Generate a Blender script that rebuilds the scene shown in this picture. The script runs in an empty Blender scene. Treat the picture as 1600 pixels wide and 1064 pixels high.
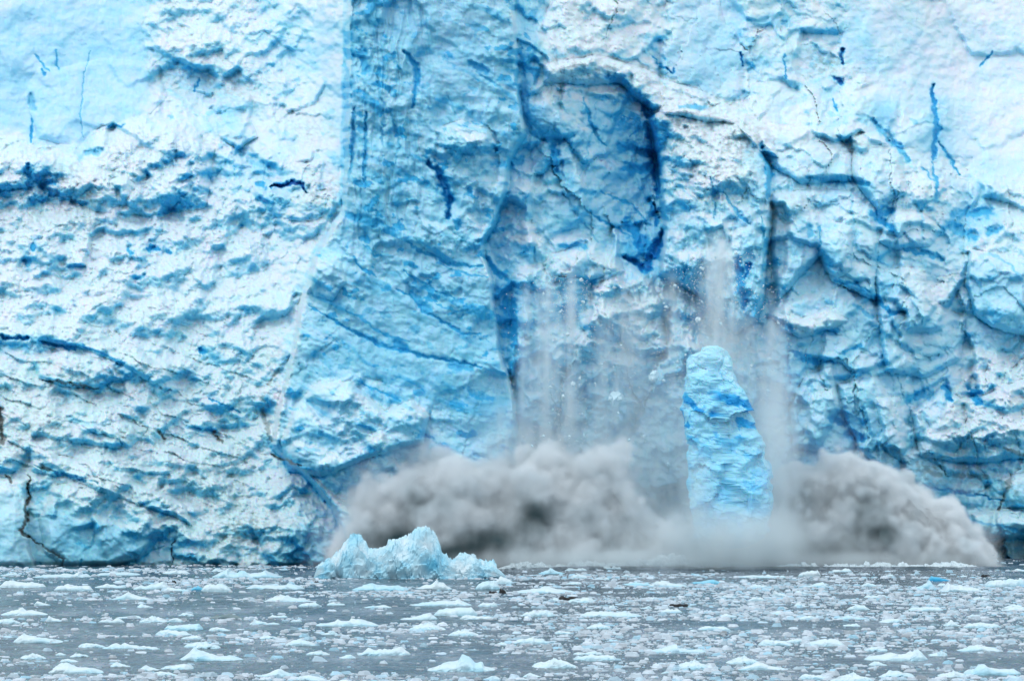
import bpy, math, random
import numpy as np
from mathutils import Vector

# ------------------------------------------------------------------ camera, sky, sun, exposure
sc = bpy.context.scene
COL = sc.collection
CAM_H, DIST, FPX, CX, HY = 20.0, 600.0, 6000.0, 800.0, 685.0   # photo pixels: horizon row HY
W_PX, H_PX = 1600.0, 1064.0
camd = bpy.data.cameras.new("camera"); cam = bpy.data.objects.new("camera", camd); COL.objects.link(cam)
cam.location = (0, -DIST, CAM_H); cam.rotation_euler = (math.radians(90), 0, 0)
camd.sensor_width = 36; camd.lens = FPX / W_PX * 36
camd.shift_y = (HY - H_PX / 2) / W_PX
camd.clip_start = 1; camd.clip_end = 20000
sc.camera = cam

world = bpy.data.worlds.new("World"); sc.world = world; world.use_nodes = True
wn = world.node_tree; wn.nodes.clear()
wo = wn.nodes.new("ShaderNodeOutputWorld"); bg = wn.nodes.new("ShaderNodeBackground")
sky = wn.nodes.new("ShaderNodeTexSky"); sky.sky_type = 'NISHITA'; sky.sun_disc = False
SUN_EL, SUN_AZ = math.radians(52), math.radians(215)      # azimuth clockwise from +Y (north)
sky.sun_elevation = SUN_EL; sky.sun_rotation = SUN_AZ
sky.air_density = 1.0; sky.dust_density = 4.0; sky.ozone_density = 1.0
cmix = wn.nodes.new("ShaderNodeMix"); cmix.data_type = 'RGBA'
tcw = wn.nodes.new("ShaderNodeTexCoord"); cn = wn.nodes.new("ShaderNodeTexNoise"); cn.inputs["Scale"].default_value = 2.5
cn.inputs["Detail"].default_value = 6
cr = wn.nodes.new("ShaderNodeValToRGB"); cr.color_ramp.elements[0].position = .3; cr.color_ramp.elements[0].color = (11.0, 12.2, 13.2, 1)
cr.color_ramp.elements[1].position = .7; cr.color_ramp.elements[1].color = (13.6, 14.4, 15.0, 1)
wn.links.new(tcw.outputs["Generated"], cn.inputs["Vector"]); wn.links.new(cn.outputs["Fac"], cr.inputs["Fac"])
cmix.inputs["Factor"].default_value = 0.82
wn.links.new(sky.outputs[0], cmix.inputs["A"]); wn.links.new(cr.outputs[0], cmix.inputs["B"])
bg.inputs["Strength"].default_value = 0.1
wn.links.new(cmix.outputs["Result"], bg.inputs["Color"]); wn.links.new(bg.outputs[0], wo.inputs[0])

sl = bpy.data.lights.new("sun", 'SUN'); sun = bpy.data.objects.new("sun", sl); COL.objects.link(sun)
sl.energy = .9; sl.angle = math.radians(16); sl.color = (1, .985, .96)
sdir = Vector((math.sin(SUN_AZ) * math.cos(SUN_EL), math.cos(SUN_AZ) * math.cos(SUN_EL), math.sin(SUN_EL)))
sun.rotation_euler = sdir.to_track_quat('Z', 'Y').to_euler()
vs = sc.view_settings
sc.display_settings.display_device = 'sRGB'
vs.view_transform = 'Standard'; vs.look = 'None'; vs.gamma = 1; vs.use_curve_mapping = False
vs.exposure = -0.13
sc.cycles.volume_bounces = 5; sc.cycles.max_bounces = 8; sc.cycles.diffuse_bounces = 3; sc.cycles.glossy_bounces = 3
sc.cycles.use_denoising = True; sc.cycles.use_adaptive_sampling = True; sc.cycles.adaptive_threshold = .025

# ------------------------------------------------------------------ numpy noise
F = np.float32
def _tab(seed):
    r = np.random.RandomState(seed)
    return r.permutation(4096).astype(np.int32), r.rand(4096, 3).astype(F)
_T = {}
def tab(seed):
    if seed not in _T: _T[seed] = _tab(seed)
    return _T[seed]
def hsh(ix, iy, seed):
    p, _ = tab(seed)
    return p[(p[ix & 4095] + iy) & 4095]
def perlin(x, y, seed=0):
    _, r = tab(seed)
    xf = np.floor(x); yf = np.floor(y); ix = xf.astype(np.int32); iy = yf.astype(np.int32)
    fx = (x - xf).astype(F); fy = (y - yf).astype(F)
    ang = r[:, 0] * 2 * np.pi; gx = np.cos(ang).astype(F); gy = np.sin(ang).astype(F)
    def g(dx, dy):
        h = hsh(ix + dx, iy + dy, seed); return gx[h] * (fx - dx) + gy[h] * (fy - dy)
    u = fx * fx * fx * (fx * (fx * 6 - 15) + 10); v = fy * fy * fy * (fy * (fy * 6 - 15) + 10)
    a = g(0, 0); b = g(1, 0); c = g(0, 1); d = g(1, 1)
    a = a + u * (b - a); c = c + u * (d - c)
    return (a + v * (c - a)) * F(1.5)
def fbm(x, y, seed=0, o=4, gain=.5):
    s = 0; a = 1.0; n = 0
    for k in range(o):
        s = s + F(a) * perlin(x * F(2.03 ** k) + F(17.3 * k), y * F(2.03 ** k) + F(9.1 * k), seed + k); n += a; a *= gain
    return s / F(n)
def ridged(x, y, seed=0, o=4):
    s = 0; a = 1.0; n = 0
    for k in range(o):
        s = s + F(a) * (1 - np.abs(perlin(x * F(2.1 ** k) + 5 * k, y * F(2.1 ** k), seed + k)) * 2); n += a; a *= .5
    return s / F(n)
def worley(x, y, seed=0, second=False):
    _, r = tab(seed)
    xf = np.floor(x); yf = np.floor(y); ix = xf.astype(np.int32); iy = yf.astype(np.int32)
    fx = (x - xf).astype(F); fy = (y - yf).astype(F)
    f1 = np.full(x.shape, 9, F); f2 = np.full(x.shape, 9, F); ida = np.zeros(x.shape, np.int32); bx = np.zeros(x.shape, F); by = np.zeros(x.shape, F)
    for dx in (-1, 0, 1):
        for dy in (-1, 0, 1):
            h = hsh(ix + dx, iy + dy, seed)
            px = dx + r[h, 0] - fx; py = dy + r[h, 1] - fy
            d = px * px + py * py
            m = d < f1
            if second: f2 = np.where(m, f1, np.minimum(f2, d))
            f1 = np.where(m, d, f1); ida = np.where(m, h, ida); bx = np.where(m, px, bx); by = np.where(m, py, by)
    f1 = np.sqrt(f1)
    return f1, (np.sqrt(f2) if second else None), ida, bx, by
def domes(x, y, size, seed):
    f1, _, i, _, _ = worley(x / F(size), y / F(size), seed)
    _, r = tab(seed)
    return np.sqrt(np.clip(1 - (f1 / .85) ** 2, 0, 1)) * (.45 + .55 * r[i, 2])
def facets(x, y, size, seed, tilt=.6, step=.5):
    f1, f2, i, bx, by = worley(x / F(size), y / F(size), seed, True)
    _, r = tab(seed + 50)
    h = (r[i, 0] - .5) * step + (r[i, 1] - .5) * tilt * bx * 2 - (r[i, 2] - .12) * tilt * by * 2
    return h, np.clip((f2 - f1) / .12, 0, 1)
def sst(a, b, x):
    t = np.clip((x - a) / (b - a), 0, 1); return t * t * (3 - 2 * t)
def grid_map(rows, y0, cell, U, V, scale=1.0):
    """smooth interpolation of a coarse table of numbers"""
    A = np.array(rows, F)
    x = np.clip(U / cell - .5, 0, A.shape[1] - 1.001); y = np.clip((V - y0) / cell - .5, 0, A.shape[0] - 1.001)
    ix = np.floor(x).astype(int); iy = np.floor(y).astype(int); fx = x - ix; fy = y - iy
    fx = fx * fx * (3 - 2 * fx); fy = fy * fy * (3 - 2 * fy)
    return ((A[iy, ix] * (1 - fx) + A[iy, ix + 1] * fx) * (1 - fy) + (A[iy + 1, ix] * (1 - fx) + A[iy + 1, ix + 1] * fx) * fy) * scale
def sdf(poly, X, Y):
    """signed distance (px), positive inside"""
    P = np.array(poly, F); d = np.full(X.shape, 1e9, F); inside = np.zeros(X.shape, bool)
    for k in range(len(P)):
        a = P[k]; b = P[(k + 1) % len(P)]; e = b - a
        wx = X - a[0]; wy = Y - a[1]
        t = np.clip((wx * e[0] + wy * e[1]) / (e @ e + 1e-9), 0, 1)
        dx = wx - e[0] * t; dy = wy - e[1] * t
        d = np.minimum(d, dx * dx + dy * dy)
        c = (a[1] > Y) != (b[1] > Y)
        if abs(e[1]) > 1e-6: inside ^= c & (X < e[0] * (Y - a[1]) / e[1] + a[0])
    d = np.sqrt(d); return np.where(inside, d, -d)

def smooth_table(rows, U, V, X, Y):
    A = np.array(rows, F)                       # columns x = 0,100.. rows y = 100,200..
    def cr(a, t):                               # cubic interpolation along axis 0 at positions t
        n = len(a); t = np.clip(t, 0, n - 1.001); i = np.floor(t).astype(int); f = (t - i).astype(F)
        g = lambda k: a[np.clip(i + k, 0, n - 1)]
        w = [(-f + 2 * f * f - f ** 3) / 2, (2 - 5 * f * f + 3 * f ** 3) / 2, (f + 4 * f * f - 3 * f ** 3) / 2, (-f * f + f ** 3) / 2]
        sh = (-1,) + (1,) * (a.ndim - 1)
        return sum(w[k + 1].reshape(sh) * g(k) for k in (-1, 0, 1, 2))
    xs = np.arange(0, 1601, 10.0); ys = np.arange(100, 901, 10.0)
    T = cr(cr(A, (ys - 100) / 100).T.copy(), xs / 100).T
    x = np.clip(X / 10, 0, T.shape[1] - 1.001); y = np.clip((Y - 100) / 10, 0, T.shape[0] - 1.001)
    ix = x.astype(int); iy = y.astype(int); fx = x - ix; fy = y - iy
    base = (T[iy, ix] * (1 - fx) + T[iy, ix + 1] * fx) * (1 - fy) + (T[iy + 1, ix] * (1 - fx) + T[iy + 1, ix + 1] * fx) * fy
    return base + np.clip(100 - Y, 0, 160) * .8

# ------------------------------------------------------------------ mesh helpers
def link_mesh(name, verts, faces, mat, parent=None, colors=None, smooth=False, attrs=None):
    me = bpy.data.meshes.new(name)
    V = np.asarray(verts, F).reshape(-1, 3); Fc = np.asarray(faces, np.int32)
    k = Fc.shape[1]
    me.vertices.add(len(V)); me.vertices.foreach_set("co", V.ravel())
    me.loops.add(Fc.size); me.loops.foreach_set("vertex_index", Fc.ravel())
    me.polygons.add(len(Fc)); me.polygons.foreach_set("loop_start", np.arange(0, Fc.size, k, dtype=np.int32))
    try: me.polygons.foreach_set("loop_total", np.full(len(Fc), k, np.int32))
    except Exception: pass
    me.update(calc_edges=True)
    me.polygons.foreach_set("use_smooth", np.full(len(Fc), smooth, bool))
    if colors is not None:
        ca = me.color_attributes.new("ice_colour", 'FLOAT_COLOR', 'POINT')
        c4 = np.ones((len(V), 4), F); c4[:, :3] = colors
        ca.data.foreach_set("color", c4.ravel())
    me.materials.append(mat)
    o = bpy.data.objects.new(name, me); COL.objects.link(o)
    if parent: o.parent = parent
    return o
def tag(o, label=None, cat=None, group=None, kind=None):
    if label: o["label"] = label
    if cat: o["category"] = cat
    if group: o["group"] = group
    if kind: o["kind"] = kind
    return o
def empty(name, loc=(0, 0, 0)):
    o = bpy.data.objects.new(name, None); COL.objects.link(o); o.location = loc; return o
def at(px, py, d):
    """world point seen at photo pixel (px,py) at distance d from the camera plane"""
    return Vector(((px - CX) * d / FPX, d - DIST, CAM_H + (HY - py) * d / FPX))
def on_water(px, py):
    d = FPX * CAM_H / (py - HY); return at(px, py, d), d

# ------------------------------------------------------------------ materials
def new_mat(name):
    m = bpy.data.materials.new(name); m.use_nodes = True
    n = m.node_tree; return m, n, n.nodes["Principled BSDF"]
def ice_material(name, bump_scale=1.5, bump=.35, rough=.55, sss=0.0):
    m, n, b = new_mat(name)
    at_ = n.nodes.new("ShaderNodeAttribute"); at_.attribute_name = "ice_colour"
    tc = n.nodes.new("ShaderNodeTexCoord")
    no = n.nodes.new("ShaderNodeTexNoise"); no.inputs["Scale"].default_value = bump_scale; no.inputs["Detail"].default_value = 8
    no.inputs["Roughness"].default_value = .7
    bu = n.nodes.new("ShaderNodeBump"); bu.inputs["Strength"].default_value = bump; bu.inputs["Distance"].default_value = .4
    n.links.new(tc.outputs["Object"], no.inputs["Vector"]); n.links.new(no.outputs["Fac"], bu.inputs["Height"])
    n.links.new(at_.outputs["Color"], b.inputs["Base Color"]); n.links.new(bu.outputs[0], b.inputs["Normal"])
    b.inputs["Roughness"].default_value = rough; b.inputs["Specular IOR Level"].default_value = .3
    if sss:
        b.inputs["Subsurface Weight"].default_value = sss; b.inputs["Subsurface Radius"].default_value = (.2, .6, 1.0); b.inputs["Subsurface Scale"].default_value = .3
    return m
M_ICE = ice_material("glacier_ice", 1.2, .2, .5, .65)
M_FLOE = ice_material("floe_ice", 3, .2, .5)

# ------------------------------------------------------------------ ice colour model (from white snow to dense blue ice)
RB = np.array([0, .12, .30, .55, .75, .9, 1.0], F)
RC = np.array([(.68, .81, .875), (.57, .78, .875), (.40, .73, .88), (.19, .59, .80), (.035, .43, .75), (.008, .27, .61), (.004, .09, .36)], F)
def ice_col(b, dirt_dark=0, grey=0):
    b = np.clip(b, 0, 1)
    c = np.stack([np.interp(b, RB, RC[:, k]) for k in range(3)], -1).astype(F)
    g = np.asarray(grey, F)[..., None] if np.ndim(grey) else grey
    tealc = c * np.array([.88, .95, .935], F)
    c = c * (1 - g) + tealc * g
    d = np.asarray(dirt_dark, F)[..., None] if np.ndim(dirt_dark) else dirt_dark
    return c * (1 - d) + np.array([.10, .10, .085], F) * d

# ================================================================== THE GLACIER FACE
# tables read off the photograph: 40 px cells from (0, 80)
BLUE = ["3333332222334575645473222334434343221111",
        "3333332332243655544563335334333342222111",
        "3333321232112655444464467533322234635211",
        "1223112322122555422555566833332333435211",
        "2532224345434555563557656843364443434232",
        "3531223434653565573445656854464455433442",
        "2211113221221476464545666855563433634762",
        "2321143111112455423533447843363454545422",
        "2221132112122455654544346753374444533354",
        "1221111122124555666645432353364445643355",
        "2222111112135555666755522254453335544455",
        "4442222132145666556754433344345555544434",
        "2223422232245466665544455554436655543211",
        "1233222232354235666544555445556455546272",
        "1113322222253332245544444445545567442111",
        "2222322221253234455555554445545556544344",
        "3222332211243334444444444444445555455555",
        "3432333332233334444444444444445555554545",
        "4455544433233334444444444444445555555544",
        "4455555543344444444444444444445555555566",
        "5666666655555555555555555555556666666666"]
ROUGH = ["0000015555441221111224555311123221111111",
         "0000013344442122111213555521122222100011",
         "0000012233443122222211333574321222122011",
         "2100446543334122355222222466623222311011",
         "7732777755555122344334322366633222443211",
         "8877788766656122234444322366533322355322",
         "7777777666665122234443322345443322344433",
         "6666666666554122245454332354433222334444",
         "6666666555544322233344453355533222343433",
         "6666665555543311222245555555433222244422",
         "6666666555542111112244566655434432223322",
         "5566666666542111111244566655433332223333",
         "5565666666632111111244444444432232222467",
         "6555666666632432111144444444432232224668",
         "7665666666644554321133333333332233223777",
         "7776677777644554432133333333332222223654",
         "5667777777755555443333333333332222233444",
         "1356677777765555443333333333333333333333",
         "1113467777755555443333333333333333333333",
         "1111124566654444443333333333333333333333",
         "1111112334444444443333333333333333333666"]
# distance behind the front plane, px units (10 = 1 m), 100 px columns, rows y=100..900
BACK = [(700, 760, 800, 780, 760, 700, 300, 280, 130, 220, 380, 520, 600, 700, 800, 950, 1000),
        (620, 660, 680, 660, 640, 560, 280, 250, 120, 190, 330, 420, 440, 520, 640, 820, 900),
        (520, 540, 560, 540, 520, 420, 250, 180, 95, 165, 300, 330, 330, 400, 520, 700, 780),
        (420, 420, 420, 420, 420, 320, 220, 150, 78, 145, 250, 270, 260, 320, 440, 600, 680),
        (310, 320, 320, 340, 320, 230, 180, 120, 62, 130, 200, 220, 210, 270, 380, 540, 600),
        (200, 200, 220, 260, 240, 160, 140, 110, 62, 120, 170, 190, 190, 230, 350, 480, 540),
        (100, 90, 120, 180, 190, 110, 100, 100, 80, 130, 160, 160, 170, 210, 320, 430, 480),
        (20, 20, 40, 80, 110, 70, 70, 80, 110, 130, 140, 140, 150, 200, 300, 400, 430),
        (0, 0, 0, 10, 20, 30, 60, 70, 100, 120, 130, 130, 140, 190, 290, 390, 420)]
TOWER = [(545, -200), (800, -200), (805, 40), (812, 130), (817, 178), (822, 210), (800, 250), (790, 300), (775, 350), (757, 380), (760, 410), (770, 440), (776, 500),
         (782, 545), (800, 600), (812, 680), (818, 920), (560, 920), (520, 790), (470, 740), (425, 700), (432, 640), (455, 560), (468, 480),
         (488, 410), (520, 350), (535, 330), (540, 250)]
DOME = [(1012, 185), (1035, 168), (1100, 165), (1150, 185), (1185, 215), (1203, 260), (1207, 330), (1200, 400), (1196, 460), (1185, 500), (1150, 520),
        (1100, 470), (1060, 445), (1030, 430), (1036, 360), (1028, 260)]
# (polygon, raise px, shoulder width px, blueness change)
BLOCKS = [
 ([(850,100),(930,88),(1000,106),(1040,125),(1110,150),(1200,200),(1215,245),(1190,238),(1150,192),(1060,182),(1010,168),(965,128),(900,132),(850,128)], 70, 18, -.14),
 ([(824,160),(838,132),(885,122),(905,155),(908,200),(885,216),(848,208),(828,188)], 20, 40, -.04),
 ([(905,150),(960,130),(1005,160),(1020,200),(1026,280),(1034,360),(1025,400),(1010,424),(975,410),(940,385),(915,330),(900,280),(890,230)], -16, 60, -.07),
 ([(680,202),(720,190),(760,203),(776,228),(740,240),(690,227)], 22, 10, -.15),
 ([(655,345),(690,350),(720,375),(700,410),(665,390),(645,370)], 14, 10, -.12),
 ([(850,410),(870,395),(930,380),(972,408),(975,425),(930,440),(900,430),(860,440)], 40, 14, -.15),
 ([(925,440),(985,418),(1010,425),(1035,470),(1040,550),(1000,560),(960,520),(935,490)], 40, 20, -.1),
 ([(800,430),(850,410),(880,470),(885,600),(860,680),(810,660),(795,560)], 25, 18, 0),
 ([(1190,236),(1240,200),(1290,195),(1330,240),(1330,282),(1250,288),(1208,262)], 45, 20, -.05),
 ([(1208,305),(1260,297),(1330,300),(1365,330),(1370,380),(1368,470),(1300,440),(1280,400),(1215,470),(1205,400)], 40, 14, 0),
 ([(1285,360),(1300,345),(1330,355),(1332,420),(1310,435),(1290,425),(1278,400)], 26, 12, 0),
 ([(1330,215),(1375,205),(1410,245),(1415,300),(1370,330),(1335,280)], 45, 18, -.03),
 ([(1395,330),(1440,330),(1470,360),(1450,385),(1400,390),(1372,378)], 30, 14, -.03),
 ([(1515,390),(1620,410),(1620,530),(1550,510),(1524,492),(1510,447)], 50, 10, 0),
 ([(1370,420),(1440,420),(1460,470),(1510,500),(1500,560),(1440,590),(1385,580),(1372,500)], 36, 12, 0),
 ([(1208,490),(1250,500),(1290,478),(1325,500),(1300,512),(1250,527),(1220,515)], 30, 9, -.28),
 ([(1260,585),(1300,575),(1312,640),(1280,705),(1240,700),(1233,640)], 34, 16, -.05),
 ([(1310,600),(1370,590),(1400,640),(1415,700),(1395,745),(1340,700),(1320,650)], 30, 14, -.05),
 ([(1368,622),(1405,620),(1418,680),(1410,722),(1385,705)], 26, 12, -.05),
 ([(1425,645),(1470,603),(1500,625),(1530,620),(1620,585),(1620,715),(1500,722),(1440,712)], 45, 14, -.12),
 ([(1565,748),(1620,735),(1620,800),(1575,792)], 50, 12, -.1),
 ([(1518,803),(1620,793),(1620,842),(1525,838)], 50, 9, -.08),
 ([(-30,215),(60,228),(130,225),(150,205),(230,180),(290,195),(335,235),(318,325),(230,335),(150,330),(60,290),(-30,300)], 55, 70, -.03),
 ([(40,150),(60,105),(90,108),(160,90),(245,100),(260,150),(235,178),(150,208),(118,232),(60,215)], 14, 16, 0),
 ([(340,190),(385,180),(402,212),(372,232),(345,215)], 22, 10, 0),
 ([(420,235),(540,215),(540,330),(470,345),(400,330),(395,300)], 26, 34, 0),
 ([(85,762),(160,745),(230,795),(252,830),(232,862),(170,887),(110,890),(70,862),(60,810)], 32, 26, .02),
 ([(-30,745),(40,750),(42,830),(58,900),(-30,900)], 34, 8, 0),
 ([(50,562),(100,547),(170,570),(188,590),(150,608),(100,602),(60,590)], 26, 9, -.05),
 ([(60,500),(120,505),(215,545),(270,590),(240,600),(190,570),(120,540),(60,530)], 24, 9, 0),
 ([(60,640),(140,630),(230,670),(200,700),(120,690),(50,680)], 20, 12, 0),
 ([(50,700),(150,725),(290,790),(300,820),(200,780),(100,745),(50,735)], 26, 10, -.05),
 ([(440,690),(460,640),(500,596),(545,598),(600,642),(640,628),(670,650),(660,690),(620,700),(560,722),(500,745),(450,735)], 60, 14, -.12),
 ([(482,430),(500,403),(532,410),(542,440),(520,470),(490,462)], 26, 12, -.12),
 ([(560,590),(625,605),(630,640),(600,640),(565,620)], 8, 5, 0),
 ([(400,760),(480,740),(560,800),(560,890),(430,890),(395,830)], 40, 24, 0),
]
# veins and pockets of dense ice, plus the alcove's shadow painted blue: (points, width px, blueness, groove depth)
VEINS_SHADE = """549,402 569,422 589,432|5|.8|3;569,382 586,399 594,402|4|.75|2;637,379 659,394 682,402 704,412 727,415 752,415|7|.8|4
685,410 707,422 733,429 764,432|4|.75|2;631,422 654,439 682,453 710,467|4|.8|3;645,461 668,482|14|.75|6
620,453 640,461 662,487 693,503 721,520 752,523|5|.8|3;682,475 710,485 738,487 772,488|4|.75|2
482,478 507,492 530,506 569,526 597,540 634,549 659,556 704,563 733,568 752,574|6|.82|4;620,536 632,544|12|.8|5;704,571 735,575|12|.75|4
499,464 527,478 566,498 592,518 614,526 640,534|4|.75|2;558,594 575,605 603,616 625,625|4|.78|3;755,399 775,425 806,447|10|.8|8
792,470 795,510|14|.82|12;540,335 560,342 600,352|14|.76|5;538,100 546,130 541,153|12|.7|8;566,80 572,116|12|.75|9;631,80 651,105 651,133 645,167|10|.78|10
552,167 553,209 549,257 544,285|7|.72|8;573,178 570,218 569,271 569,294|6|.74|8;590,120 600,170 598,230|5|.65|7;610,170 622,220 618,262|5|.66|6
670,254 685,268 693,291 704,314 699,339|13|.93|28;772,228 776,232|8|.9|10;772,257 815,252|11|.75|6;806,80 808,130 817,173 831,209 848,218|7|.74|8
848,218 873,221 896,212|13|.78|10;910,153 921,181 927,207 947,229|6|.78|8;865,229 868,266|13|.85|22;800,257 817,249|12|.75|6;950,120 970,130 985,150|20|.68|14
1006,161 1017,187 1023,229 1027,263 1027,300|17|.93|34;969,229 1020,238|15|.82|8;980,263 1022,266|15|.82|8;1014,314 1025,331 1028,353|12|.9|16
1031,252 1054,246 1079,252|8|.72|6;1189,225 1202,269 1198,310|14|.78|10;1110,277 1116,302 1118,342|5|.72|9;1062,167 1099,168|8|.75|6;907,300 927,302|10|.75|6
975,400 1009,420 1025,388 1034,363|15|.97|30;985,350 1010,390|22|.86|12;1152,405 1158,453 1163,481|17|.85|24;1169,413 1166,433|7|.95|14;800,385 831,391|10|.7|5
879,385 913,385|9|.75|6;800,470 803,540|10|.8|12;1087,453 1096,492 1085,532|12|.72|14;1315,80 1317,99|6|1|20;1303,122 1318,129|7|1|16;1226,84 1228,125|3|.85|6
1363,187 1383,212 1403,229 1420,254|10|.74|10;1340,180 1363,187 1370,205|6|.6|6;1456,133 1462,187 1465,201 1459,221 1459,249|10|.86|14;1456,254 1462,280 1465,311|6|.8|8
1467,223 1484,246 1498,274|5.5|.8|8;1439,260 1459,283|3|.75|6;1262,277 1293,283 1327,283 1360,288|12|.76|16;1363,336 1391,331|12|.84|14;1490,336 1546,331|15|.76|14
1532,102 1549,82|4|.9|8;1301,156 1307,175|4|.8|7;1307,439 1338,444 1366,467 1394,489 1414,489|9|.82|12;1335,478 1363,495|7|.72|7;1203,495 1236,515|9|.76|10
1279,518 1307,520|9|.74|9;1234,549 1265,563 1301,566|10|.82|12;1320,550 1345,540|5|.8|6;1414,391 1448,396 1473,405|10|.8|14;1487,354 1518,368|20|.76|18;1546,363 1560,358|12|.74|12
1422,622 1456,616|12|.74|10;1476,605 1484,622|12|.86|12;1518,608 1532,630|12|.85|12;1265,354 1267,368|10|.72|8;1293,408 1296,414|11|.7|7;1214,408 1220,412|8|.75|7
1369,340 1394,357|9|.82|12;1220,585 1236,594|14|.7|12;1301,655 1318,662|12|.84|12;1321,676 1346,685|11|.84|12;1436,758 1490,767 1575,783|5|.84|8;1521,814 1597,829|4|.76|6
51,382 52,390|8|.8|12;42,408 44,414|9|.76|10;110,415 132,416|7|.68|10;203,388 205,396|9|.78|12;234,388 248,391|8|.82|12;262,393 265,396|7|.8|10;211,433 225,430|8|.78|10
93,455 121,478|11|.45|6;314,545 320,550|8|.85|16;333,357 375,354|8|.66|10;0,526 42,529|6|.96|22;70,534 118,546|6|.92|18;121,537 197,568|4|.7|10
48,150 52,170|9|.62|10;48,187 49,221|4|.8|8;135,240 158,235|9|.66|12;45,262 48,278|11|.88|18;62,290 87,285|10|.86|16;0,297 17,294|8|.85|14;113,316 132,319|6|.8|12
197,240 200,244|9|.6|8;231,268 234,274|9|.6|8;299,257 301,314|8|.62|12;364,229 378,240|9|.68|12;395,254 425,262|13|.7|14;404,286 412,291|10|.8|14;265,328 282,342|9|.65|10
265,181 269,185|7|.6|6;313,122 304,142|4|.9|8;169,198 192,195|4|.9|9;54,86 76,111|3|.75|5;89,80 90,108|4|.75|6;66,108 70,118|4|.8|6;141,80 131,114 130,145 125,178 130,215|2.5|.72|4
423,291 442,291 456,283 468,286 479,300|7|1.1|34;54,727 85,738 110,744 152,755|5|.7|14;220,789 240,784 262,792|7|.66|14;293,668 333,674|6|.66|12;327,623 375,645|3|.85|10
169,733 197,733|8|.5|8;90,651 135,662 169,662|6|.56|10;254,854 211,876 175,889|5|.72|6;299,865 307,888|3|.8|5;60,880 70,889|3|.8|4;128,875 124,889|4|.75|4;271,840 269,862 271,885|3|.98|8
1041,105 1050,116 1055,108|4|.95|9;1020,90 1048,114|3|.85|6;1157,84 1160,103|4|.98|10;1369,382 1369,475|3|.6|9;1374,498 1383,582|3|.68|9;1515,394 1510,447 1524,492 1550,512|4|.66|12
755,380 760,410 770,435 775,470 775,500 781,545 792,580|3|.66|4;1282,355 1278,400|3|.75|10;1330,300 1333,360 1332,420|3|.55|8;905,455 925,452|5|.7|5;1440,330 1442,385|4|.55|8
1436,330 1452,318|6|.6|8;1395,400 1440,412|5|.55|7;1545,395 1600,430|4|.65|8;1400,590 1420,640 1425,700|3|.6|10;1230,560 1234,600|6|.7|10;1335,440 1340,520|3|.5|6
930,160 925,210 905,280|4|.65|6;940,300 985,320 1010,350|5|.75|6;920,330 950,350 990,372|5|.78|5;880,300 905,340 935,380|5|.6|6;1130,300 1150,330 1172,350|5|.75|8;1060,290 1085,310|5|.6|6
1075,400 1068,440|4|.6|8;1190,340 1196,380 1192,430|5|.7|8;960,180 1000,190|3|.8|4;1000,195 985,215|3|.9|4;700,150 712,180|4|.6|5;745,112 785,140|4|.7|6;735,100 760,112|9|.75|8"""
CRACK_SHADE_DIRT = """44,744 45,778 39,795 42,812 31,829 45,840|5|.95|10;45,840 73,857 99,874 96,888|4|.75|6;271,842 269,862 271,885|3|.8|4;10,742 15,752|5|.9|6;60,856 95,868|10|.3|2
68,594 113,599 152,608|4|.7|10;0,640 4,690|8|.8|14;1445,735 1470,742|8|.5|4;1405,705 1415,745|7|.4|4;1560,795 1575,760 1580,740|7|.65|8;1570,700 1600,712|5|.6|5;1490,742 1540,745|7|.45|4
423,711 440,718 470,728|5|.8|10;412,640 424,690|7|.5|4;420,600 440,570|5|.45|4;335,675 345,690|4|.8|6;248,674 258,684|4|.8|6;65,728 80,735|4|.8|6"""  # dark strokes: shade painted into the cracks, and lines of debris
DIRTY = [(100,290,60,.5),(130,312,45,.5),(190,250,50,.35),(40,330,50,.3),(300,100,70,.35),(370,130,50,.4),(330,215,30,.3),(500,300,45,.5),(490,200,40,.3),(900,105,60,.45),(1000,130,60,.4),
         (1080,190,80,.45),(1160,225,55,.6),(1130,270,60,.4),(1090,230,50,.35),(1290,100,40,.5),(380,830,70,.6),(340,790,60,.4),(400,860,60,.45),(310,760,60,.4),(420,620,26,.6),(60,660,60,.45),
         (110,600,60,.35),(200,690,50,.4),(430,560,24,.4),(1450,730,50,.6),(1570,770,40,.5),(1240,300,60,.25),(980,620,30,.3),(935,640,24,.6),(960,110,30,.4),(1330,230,25,.5),(20,700,40,.4),(1400,740,40,.4)]

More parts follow.
